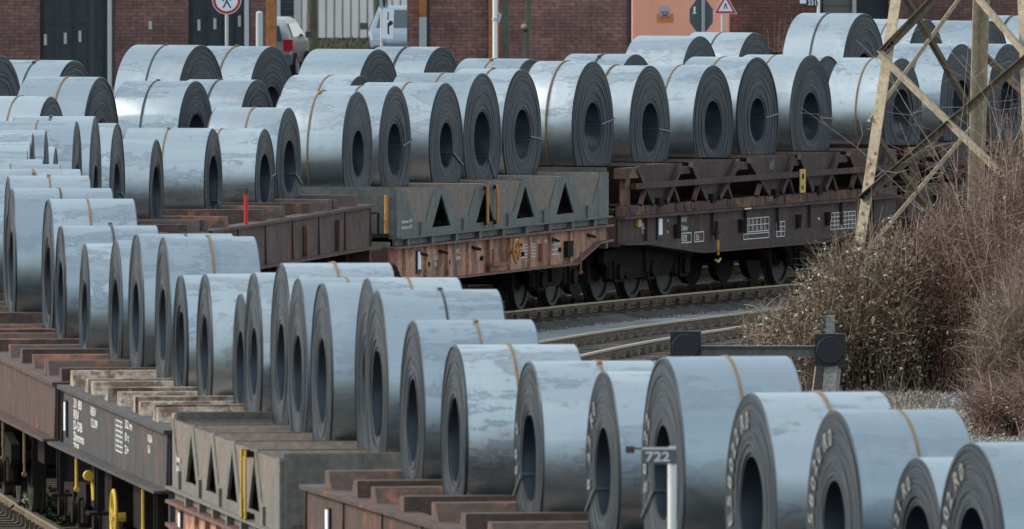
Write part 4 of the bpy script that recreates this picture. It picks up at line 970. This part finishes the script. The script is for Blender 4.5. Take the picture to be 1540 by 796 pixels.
# cars
M['car_silver'] = mat('car_silver', (.34, .355, .37), .3, .55); M['car_blue'] = mat('car_pale_blue', (.20, .26, .32), .3, .4)
M['glass'] = mat('car_glass', (.03, .05, .055), .08); M['tyre'] = mat('tyre', (.012, .012, .012), .9); M['lamp_red'] = mat('tail_lamp', (.40, .012, .02), .25); M['bumper'] = mat('bumper', (.10, .11, .115), .6)
def car(label, loc, rz, paint):
    r = empty('parked_car', loc, rz, label=label, cat='car', group='cars parked behind the coil trains')
    prof = [(-1.95, .32), (-1.98, .60), (-1.93, .92), (-1.75, 1.30), (-1.55, 1.42), (-.2, 1.47), (.45, 1.40), (1.15, .98), (1.75, .88), (1.98, .70), (2.0, .35)]
    wid = [.80, .83, .83, .66, .60, .60, .62, .80, .80, .76, .74]
    mb = MB(); n = len(prof)
    vs = [(-w_, y, z) for (y, z), w_ in zip(prof, wid)] + [(w_, y, z) for (y, z), w_ in zip(prof, wid)]
    mid = [(-.84, .6), (.84, .6)]
    fs = [(i, i + 1, i + 1 + n, i + n) for i in range(n - 1)] + [(n - 1, 0, n, 2 * n - 1)]
    k = len(vs); vs += [(-.84, -1.7, .9), (-.84, 1.1, .9), (.84, -1.7, .9), (.84, 1.1, .9)]
    L_ = list(range(n))
    fs += [(2, 3, k), (3, 4, k), (4, 5, k + 1, k), (5, 6, k + 1), (6, 7, k + 1), (0, 1, k), (1, 2, k), (0, k, k + 1, n - 1), (7, 8, k + 1), (8, 9, k + 1), (9, 10, k + 1)]
    fs += [(n + 3, n + 2, k + 2), (n + 4, n + 3, k + 2), (n + 5, n + 4, k + 2, k + 3), (n + 6, n + 5, k + 3), (n + 7, n + 6, k + 3), (n + 1, n, k + 2), (n + 2, n + 1, k + 2), (k + 2, n, 2 * n - 1, k + 3), (n + 8, n + 7, k + 3), (n + 9, n + 8, k + 3), (n + 10, n + 9, k + 3)]
    mb.add(vs, fs); body = mb.build('body', paint, r, 45)
    bev = body.modifiers.new('bevel', 'BEVEL'); bev.width = .05; bev.segments = 2
    mb = MB(); mb.prism([(-.60, .98), (.60, .98), (.50, 1.34), (-.50, 1.34)], 'y', 0, .012); g = mb.build('rear_window', M['glass'], r); g.location = (0, -2.0, -.06); g.rotation_euler.x = 0
    for v in g.data.vertices: v.co.y += (v.co.z - .95) * .46 + .03
    mb = MB(); mb.prism([(-.66, 1.0), (.66, 1.0), (.56, 1.38), (-.56, 1.38)], 'y', 0, .012); g = mb.build('windscreen', M['glass'], r)
    for v in g.data.vertices: v.co.y += 1.16 - (v.co.z - .97) * 1.62
    for sx in (-1, 1):
        mb = MB(); q = [(-1.55, 1.0), (.85, 1.0), (.38, 1.32), (-1.35, 1.32)]
        x = lambda z: sx * (.862 - (z - .9) * .44)
        vs = [(x(z), y, z) for y, z in q] + [(x(z) - sx * .03, y, z) for y, z in q]; mb.add(vs, [(0, 1, 2, 3), (7, 6, 5, 4), (0, 4, 5, 1), (1, 5, 6, 2), (2, 6, 7, 3), (3, 7, 4, 0)]); mb.build('side_window', M['glass'], r)
        mb = MB(); mb.box(*sorted((sx * .63, sx * .85)), -2.01, -1.80, .68, .95); mb.build('tail_lamp', M['lamp_red'], r)
        mb = MB(); mb.box(*sorted((sx * .50, sx * .76)), 1.88, 2.02, .62, .76); mb.build('headlamp', M['paper'], r)
        mb = MB(); mb.box(*sorted((sx * .84, sx * 1.02)), .72, .84, .95, 1.10); mb.build('wing_mirror', M['bumper'], r)
        for y in (-1.25, 1.3):
            mb = MB(); a = sx * .76; mb.tube([(a - .1, y, .31), (a + .1, y, .31)], .31, 24); wv = mb.build('wheel', M['tyre'], r, 40)
            mb = MB(); mb.tube([(sx * .862, y, .31), (sx * .868, y, .31)], .19, 16); mb.build('hub_cap', M['car_silver'], wv, 40)
    for y in (-2.04, 1.9):
        mb = MB(); mb.box(-.82, .82, y, y + .14, .34, .58); mb.build('bumper', M['bumper'], r)
    mb = MB(); mb.box(-.26, .26, -2.055, -2.042, .40, .51); mb.build('number_plate', M['paper'], r)
    mb = MB(); mb.bar((0, -1.99, 1.0), (.0, -1.9, 1.22), .02); mb.build('wiper', M['tyre'], r)
    return r
d = 425; car('silver hatchback seen from behind, right of the orange post', (X(401, d), d + 1, GZ), R(-6), M['car_silver'])
d = 433; c2 = car('pale blue car facing forward behind the white hook signboard', (X(611, d), d, GZ), R(180), M['car_blue']); c2.scale = (1.1,) * 3

# trees beside the street: trunk, bare limbs
def bark(name, c1, c2, c3):
    m = mat(name, c1, .95); t = NT(m); v = t.coords((1, 1, .35)); n = t.noise(v, 9, 6, .65); n2 = t.noise(v, 2.5, 3)
    c = t.ramp(n, [(.3, c1), (.7, c2)]); c = t.mix(t.ramp(n2, [(.45, g3(0)), (.6, g3(.8))]), c, c3); t.l(c, t.b.inputs['Base Color']); t.bump(n, .8, .03); return m
M['bark'] = bark('mossy_bark', (.045, .04, .03), (.13, .12, .09), (.08, .10, .045))
M['bark2'] = bark('green_bark', (.05, .055, .04), (.13, .135, .11), (.09, .115, .075))
def tree(label, u, d, r0, m, lean=0, seed=1, cut=None):
    rg = random.Random(seed); e = empty('bare_tree', (X(u, d), d, GZ), label=label, cat='tree')
    mb = MB(); pts = [(lean * z / 6 + rg.uniform(-.02, .02), rg.uniform(-.02, .02), z) for z in np.linspace(-.2, 6, 12)]
    mb.tube(pts, [r0 * (1.25 if k == 0 else 1 - .05 * k) for k in range(12)], 12); mb.build('trunk', m, e, 60)
    for k in range(6):
        z = rg.uniform(3.2, 5.8); a = rg.uniform(0, 6.3); p = Vector((lean * z / 6, 0, z)); q = [p]
        for j in range(4): q.append(q[-1] + Vector((math.cos(a) * .45 + rg.uniform(-.15, .15), math.sin(a) * .45, .4 + rg.uniform(-.1, .15))))
        mb = MB(); mb.tube(q, [r0 * .4, r0 * .3, r0 * .2, r0 * .12, .01], 6); mb.build('limb', m, e, 60)
    if cut:
        z = Z(cut[1], d) - GZ; x = X(cut[0], d) - X(u, d); mb = MB(); mb.tube([(x + .03, -.05, z - .05), (x - .02, -r0 - .06, z)], [.09, .075], 12); mb.build('branch_stub', m, e, 50)
        mb = MB(); mb.tube([(x - .0202, -r0 - .0605, z), (x - .021, -r0 - .064, z)], .07, 12); mb.build('saw_cut', mat('fresh_wood', (.62, .38, .20), .8), e)
    return e
tree('thick mossy trunk right of the silver car', 469, 452, .16, M['bark'], 0, 1)
tree('dark slim trunk behind the white hook signboard', 567, 446, .105, M['bark2'], -.1, 2)
tree('grey-green trunk right of the white lamp post', 760, 416, .10, M['bark2'], .05, 3)
tree('slim green trunk with a fresh pale saw cut, before the brick wall', 791, 414, .078, M['bark2'], .12, 4, (789, 40))

# ------------------------------------------------------------------ lattice pylon
M['tan'] = painted('pylon_tan_paint', (.46, .38, .27), (.20, .13, .08), amount=.35, grime=.25, rough=.7)
M['tan_dark'] = painted('pylon_brown_paint', (.17, .135, .10), (.16, .09, .05), amount=.4, grime=.4, rough=.75)
PC = Vector((6.84, 248.3, -.3)); DIR = {'A': (-.989, -.147), 'B': (.235, -.989), 'C': (.989, .147), 'D': (-.147, .989)}
py = empty('lattice_pylon', PC, label='tan steel lattice pylon standing in the bushes at the right', cat='pylon')
def leg(k, z): h = 1.84 - .15 * (z - 3); return Vector((DIR[k][0] * h, DIR[k][1] * h, z + .3))
def angle_bar(mb, p, q, wd, t, u1, u2):
    p, q = Vector(p), Vector(q); d_ = (q - p).normalized()
    for u, v in ((u1, u2), (u2, u1)):
        u = Vector(u); u = (u - d_ * u.dot(d_)).normalized(); v = Vector(v); v = (v - d_ * v.dot(d_)); v = (v - u * v.dot(u)).normalized()
        vs = [e + u * a + v * b_ for e in (p, q) for a, b_ in ((0, 0), (wd, 0), (wd, t), (0, t))]
        mb.add(vs, [(3, 2, 1, 0), (4, 5, 6, 7), (0, 1, 5, 4), (1, 2, 6, 5), (2, 3, 7, 6), (3, 0, 4, 7)])
nb = {'A': ('B', 'D'), 'B': ('A', 'C'), 'C': ('B', 'D'), 'D': ('A', 'C')}
for k in 'ABCD':
    mb = MB(); u1 = leg(nb[k][0], 3) - leg(k, 3); u2 = leg(nb[k][1], 3) - leg(k, 3); angle_bar(mb, leg(k, -.3), leg(k, 12.5), .17, .016, u1, u2)
    L = mb.build('leg', M['tan'], py)
    mb = MB(); u1n = u1.normalized(); out = u1n.cross(Vector((0, 0, 1))).normalized(); out = out if out.dot(leg(k, 3).xy.to_3d()) > 0 else -out
    for i in range(9):
        u2n = u2.normalized(); o2 = u2n.cross(Vector((0, 0, 1))).normalized(); o2 = o2 if o2.dot(leg(k, 3).xy.to_3d()) > 0 else -o2
        z = 1.55 + i * .145 + (.12 if i > 4 else 0); p0 = leg(k, z) + u1n * (.05 if i % 2 else .11) ; mb.tube([p0 + out * .0, p0 + out * .022], [.026, .02], 8); p1 = p0 - u1n * (.05 if i % 2 else .11) + u2n * (.05 if i % 2 else .11); mb.tube([p1, p1 + o2 * .022], [.026, .02], 8)
    mb.build('rivets', M['tan'], L)['kind'] = 'stuff'
def brace(k1, z1, k2, z2, m, wd=.085, inn=.0):
    mb = MB(); a, c = leg(k1, z1), leg(k2, z2); dd = (c - a).normalized(); mid = (a + c) / 2; n = Vector((mid.x, mid.y, 0)).normalized()
    off = n * (.012 + inn); side = dd.cross(n)
    angle_bar(mb, a + off, c + off, wd, .01, side, -n if False else n); mb.build('diagonal_brace', m, py)
for z in (2.2, 4.27, 6.3, 8.3):
    brace('A', z, 'B', z + 2.05, M['tan_dark'], .095); brace('A', z + 2.05, 'B', z, M['tan'], .11, .03)
    brace('C', z, 'D', z + 2.05, M['tan_dark'], .08)
for z in (1.1, 3.25, 5.3, 7.4):
    brace('A', z, 'D', z + 2.05, M['tan'], .075); brace('A', z + 2.05, 'D', z, M['tan_dark'], .075); brace('B', z, 'C', z + 2.05, M['tan'], .075)
for z in (2.2, 4.27):
    mb = MB(); p0 = leg('A', z); u = (leg('B', z) - p0).normalized(); n = u.cross(Vector((0, 0, 1)))
    for i in range(3): mb.tube([p0 + u * (.05 + .06 * i) + Vector((0, 0, .05 * i)) + n * .02, p0 + u * (.05 + .06 * i) + Vector((0, 0, .05 * i)) + n * .06], .02, 6)
    mb.build('bolts', M['black'], py)['kind'] = 'stuff'
# ------------------------------------------------------------------ bramble thicket and bare shrubs
def leafm(name, c, r=.6):
    m = mat(name, c, r); t = NT(m); v = t.coords((1, 1, 1), False); n = t.noise(v, 5, 4)
    t.l(t.mix(1., c, t.ramp(n, [(.3, g3(.6)), (.7, g3(1.4))]), 'MULTIPLY'), t.b.inputs['Base Color']); return m
LM = [leafm('leaf_brown', (.17, .122, .078)), leafm('leaf_olive', (.15, .133, .075)), leafm('leaf_cream', (.55, .49, .35)), leafm('leaf_green', (.075, .086, .042)), leafm('leaf_red_brown', (.165, .083, .066)), leafm('leaf_grey', (.25, .205, .16))]
STM = {'tan': leafm('twig_tan', (.16, .108, .072)), 'red': leafm('twig_red', (.165, .080, .062)), 'pale': leafm('twig_pale', (.30, .24, .19)), 'grey': leafm('twig_grey', (.135, .092, .068))}
def shrub(name, label, blobs, nst, nleaf, mix_, stem, seed, group='brambles and shrubs round the pylon', size=(.014, .036), over=.35, cat='shrub'):
    rg = np.random.RandomState(seed); r2 = random.Random(seed)
    c0 = blobs[0]; e = empty(name, (c0[0], c0[1], -.3), label=label, cat=cat, group=group); o = np.array([c0[0], c0[1], -.3])
    wts = np.array([b_[3] * b_[5] for b_ in blobs]); wts = wts / wts.sum()
    for mname, frac, rad in ((stem, .55, .007), ('grey', .41, .006), ('pale', .04, .0085)):
        mb = MB()
        for i in range(int(nst * frac)):
            b_ = blobs[rg.choice(len(blobs), p=wts)]; a = rg.uniform(0, 2 * np.pi); q = math.sqrt(rg.uniform(0, 1))
            base = np.array([b_[0] + b_[3] * q * .8 * math.cos(a), b_[1] + b_[4] * q * .8 * math.sin(a), -.3])
            a2 = rg.uniform(0, 2 * np.pi); th = math.acos(rg.uniform(.05, 1)); k = rg.uniform(.75, 1.0 + over * rg.uniform(0, 1) ** 2)
            tip = np.array([b_[0] + b_[3] * k * math.sin(th) * math.cos(a2), b_[1] + b_[4] * k * math.sin(th) * math.sin(a2), b_[2] + b_[5] * k * math.cos(th)])
            ctrl = (base + tip) / 2 + np.array([rg.uniform(-.25, .25), rg.uniform(-.3, .3), rg.uniform(.1, .6)])
            pts = [(1 - t) ** 2 * base + 2 * t * (1 - t) * ctrl + t * t * tip - o for t in (0, .3, .6, .82, 1)]
            mb.tube(pts, [rad, rad * .85, rad * .7, rad * .5, rad * .3], 3, cap=False)
            for j in range(3):
                p0 = Vector(pts[r2.choice([2, 3])]); dr = Vector((r2.uniform(-.4, .4), r2.uniform(-.4, .4), r2.uniform(-.05, .35)))
                mb.tube([p0, p0 + dr * .5 + Vector((0, 0, .03)), p0 + dr], [rad * .5, rad * .4, rad * .25], 3, cap=False)
        mb.build('stems', STM[mname], e)['kind'] = 'stuff'
    b_i = rg.choice(len(blobs), size=nleaf, p=wts); B_ = np.array(blobs)[b_i]
    dv = rg.normal(size=(nleaf, 3)); dv /= np.linalg.norm(dv, axis=1)[:, None]
    clump = .84 + .24 * np.sin(dv[:, 0] * 7 + B_[:, 0] * 3) * np.sin(dv[:, 2] * 6 + B_[:, 1]) + .06 * np.sin(dv[:, 0] * 19) * np.sin(dv[:, 2] * 17)
    rad = rg.uniform(.25, 1, nleaf) ** (1 / 2.6) * clump + (rg.uniform(0, 1, nleaf) > .96) * rg.uniform(0, .2, nleaf)
    P = B_[:, :3] + dv * rad[:, None] * B_[:, 3:6]; keep = P[:, 2] > -.28; P = P[keep] - o; n = len(P)
    u = rg.normal(size=(n, 3)); u /= np.linalg.norm(u, axis=1)[:, None]; v = np.cross(u, rg.normal(size=(n, 3))); v /= np.linalg.norm(v, axis=1)[:, None]
    L = rg.uniform(size[0], size[1], n)[:, None]; W = L * rg.uniform(.3, .6, n)[:, None]
    V = np.stack([P - u * L, P + v * W, P + u * L, P - v * W], 1).reshape(-1, 3)
    me = bpy.data.meshes.new('leaves'); me.from_pydata(V.tolist(), [], np.arange(n * 4).reshape(-1, 4).tolist())
    for m in LM: me.materials.append(m)
    me.polygons.foreach_set('material_index', rg.choice(len(LM), size=n, p=np.array(mix_) / sum(mix_)).astype(np.int32)); me.update()
    link('leaves', me, e)['kind'] = 'stuff'
    return e
shrub('bramble_bush', 'low bramble at the left end of the thicket, flecked with cream leaves', [(4.0, 243, .05, .8, 1.8, .95), (3.7, 246, .0, .65, 1.5, .8), (4.5, 243.5, .3, .7, 1.8, 1.5)], 560, 21000, [.40, .24, .085, .14, .08, .1], 'tan', 1, size=(.018, .044))
shrub('bramble_bush', 'brown bramble bush around the foot of the left pylon leg', [(4.95, 243.5, .5, .75, 2, 1.6), (5.35, 243, .4, .6, 1.8, 1.5)], 600, 21000, [.46, .22, .04, .10, .10, .1], 'tan', 2, size=(.017, .04))
shrub('bramble_bush', 'dense dark brown bush below the pylon bracing', [(5.75, 243.5, .6, .75, 2, 1.7), (6.15, 243, .4, .65, 1.8, 1.9)], 1000, 19000, [.46, .14, .008, .12, .24, .06], 'red', 3)
shrub('bare_shrub', 'tall reddish leafless shrub at the right edge below the pylon', [(6.75, 242.5, .9, .85, 2.2, 2.35), (7.4, 242.5, 1.1, .7, 2, 2.5), (7.0, 236, .5, .6, 1.5, 1.8)], 2000, 17000, [.4, .1, .005, .08, .35, .1], 'red', 4, over=.6)
shrub('bare_shrub', 'olive-brown fine-twigged shrub at the right edge above the corner coils', [(6.5, 231, .2, .62, 1.6, 1.3), (7.0, 231, .4, .65, 1.6, 1.6)], 1200, 19000, [.5, .28, .004, .08, .08, .1], 'tan', 5, size=(.012, .03))
shrub('bare_shrub', 'low reddish twigs in front of the olive shrub, bottom right', [(7.0, 226.5, -.1, .65, 1.2, .9), (6.25, 227.5, -.2, .45, 1., .5)], 700, 7000, [.4, .15, .01, .05, .3, .1], 'red', 6, over=.5)
shrub('bare_shrub', 'small dark reddish twiggy shrub behind the middle row, top right', [(5.3, 330, 1.2, .9, 1., 1.9)], 300, 2500, [.3, .05, 0, .1, .45, .1], 'red', 7, group='shrubs by the street', over=.7)
# long pale bare branches arching in front of and through the pylon
rg = random.Random(11)
for k, (u0, lab) in enumerate(((1475, 'leafless sapling with long pale branches left of the dark pylon leg'), (1520, 'leafless sapling with tangled pale branches at the right edge'))):
    dd = 243 - k * 2; base = Vector((X(u0, dd), dd, -.3)); e = empty('bare_sapling', base, label=lab, cat='sapling', group='bare saplings at the pylon')
    for i in range(9):
        mb = MB(); q = [Vector((rg.uniform(-.25, .25), rg.uniform(-.3, .3), 0))]; a = rg.uniform(-.35, .7); d_ = Vector((math.sin(a) * .5, rg.uniform(-.2, .2), 1)).normalized()
        n = rg.randint(8, 12)
        for j in range(n):
            q.append(q[-1] + d_ * rg.uniform(.38, .52)); d_ = (d_ + Vector((math.sin(a) * .13 + rg.uniform(-.22, .22), rg.uniform(-.15, .15), -.035 * j * .3 + rg.uniform(-.05, .05)))).normalized()
        r0 = rg.uniform(.007, .013); mb.tube(q, [r0 * (1 - .75 * j / n) for j in range(n + 1)], 5)
        for j in range(3, n):
            for _ in range(2):
                t_ = Vector((rg.uniform(-.5, .5), rg.uniform(-.3, .3), rg.uniform(-.15, .45))); p1 = q[j] + t_ * .6; p2 = p1 + (t_ + Vector((rg.uniform(-.3, .3), 0, rg.uniform(-.3, .2)))) * .6
                mb.tube([q[j], p1, p2], [r0 * .42, r0 * .34, r0 * .2], 4)
        mb.build('branch', STM['pale'], e, 60)
# dry grass on the gravel behind the corner coils and weeds by the near rail
M['straw'] = leafm('straw', (.30, .25, .165)); M['weed'] = leafm('weed_green', (.06, .10, .04))
tufts('dry_grass', M['straw'], 1100, ((4.6, 6.6), (222, 240), -.3), .03, .13, 9, .005)
tufts('dry_grass', M['straw'], 160, ((4.9, 5.4), (229.5, 231), -.3), .1, .32, 10, .005)
tufts('dry_grass', LM[0], 1800, ((2.6, 5.8), (236, 244), -.3), .04, .14, 12, .006)
stones('gravel', M['stone_light'], 5200, -4, 22, 9.6, 13.4, -.3, .02, .055, 13)
for k, (u, v_, h) in enumerate(((58, 800, .55), (112, 806, .62), (165, 818, .45))):
    p = ground_at(u, v_, -.28); e = empty('weed_plant', p, label=['bushy green weed beside the near rail at the lower left', 'tall thin green weed left of the yellow handwheel', 'small green weed below the yellow handwheel'][k], cat='weed', group='weeds by the near rail')
    rg = random.Random(k + 40); mb = MB(); lf = MB()
    for i in range(16):
        a = rg.uniform(0, 6.3); t_ = Vector((math.cos(a) * h * rg.uniform(.1, .6), math.sin(a) * h * .5, h * rg.uniform(.5, 1))); mb.tube([(0, 0, 0), t_ * .5 + Vector((0, 0, h * .1)), t_], [.008, .006, .003], 4)
        for j in range(26):
            c = t_ * rg.uniform(.25, 1) + Vector((rg.uniform(-.06, .06), rg.uniform(-.06, .06), rg.uniform(-.05, .06))); u_ = Vector((rg.gauss(0, 1), rg.gauss(0, 1), rg.gauss(0, 1))).normalized() * .045; v2 = u_.orthogonal() * .4
            lf.add([c - u_, c + v2, c + u_, c - v2], [(0, 1, 2, 3)])
    mb.build('stems', M['weed'], e)['kind'] = 'stuff'; lf.build('leaves', M['weed'], e)['kind'] = 'stuff'
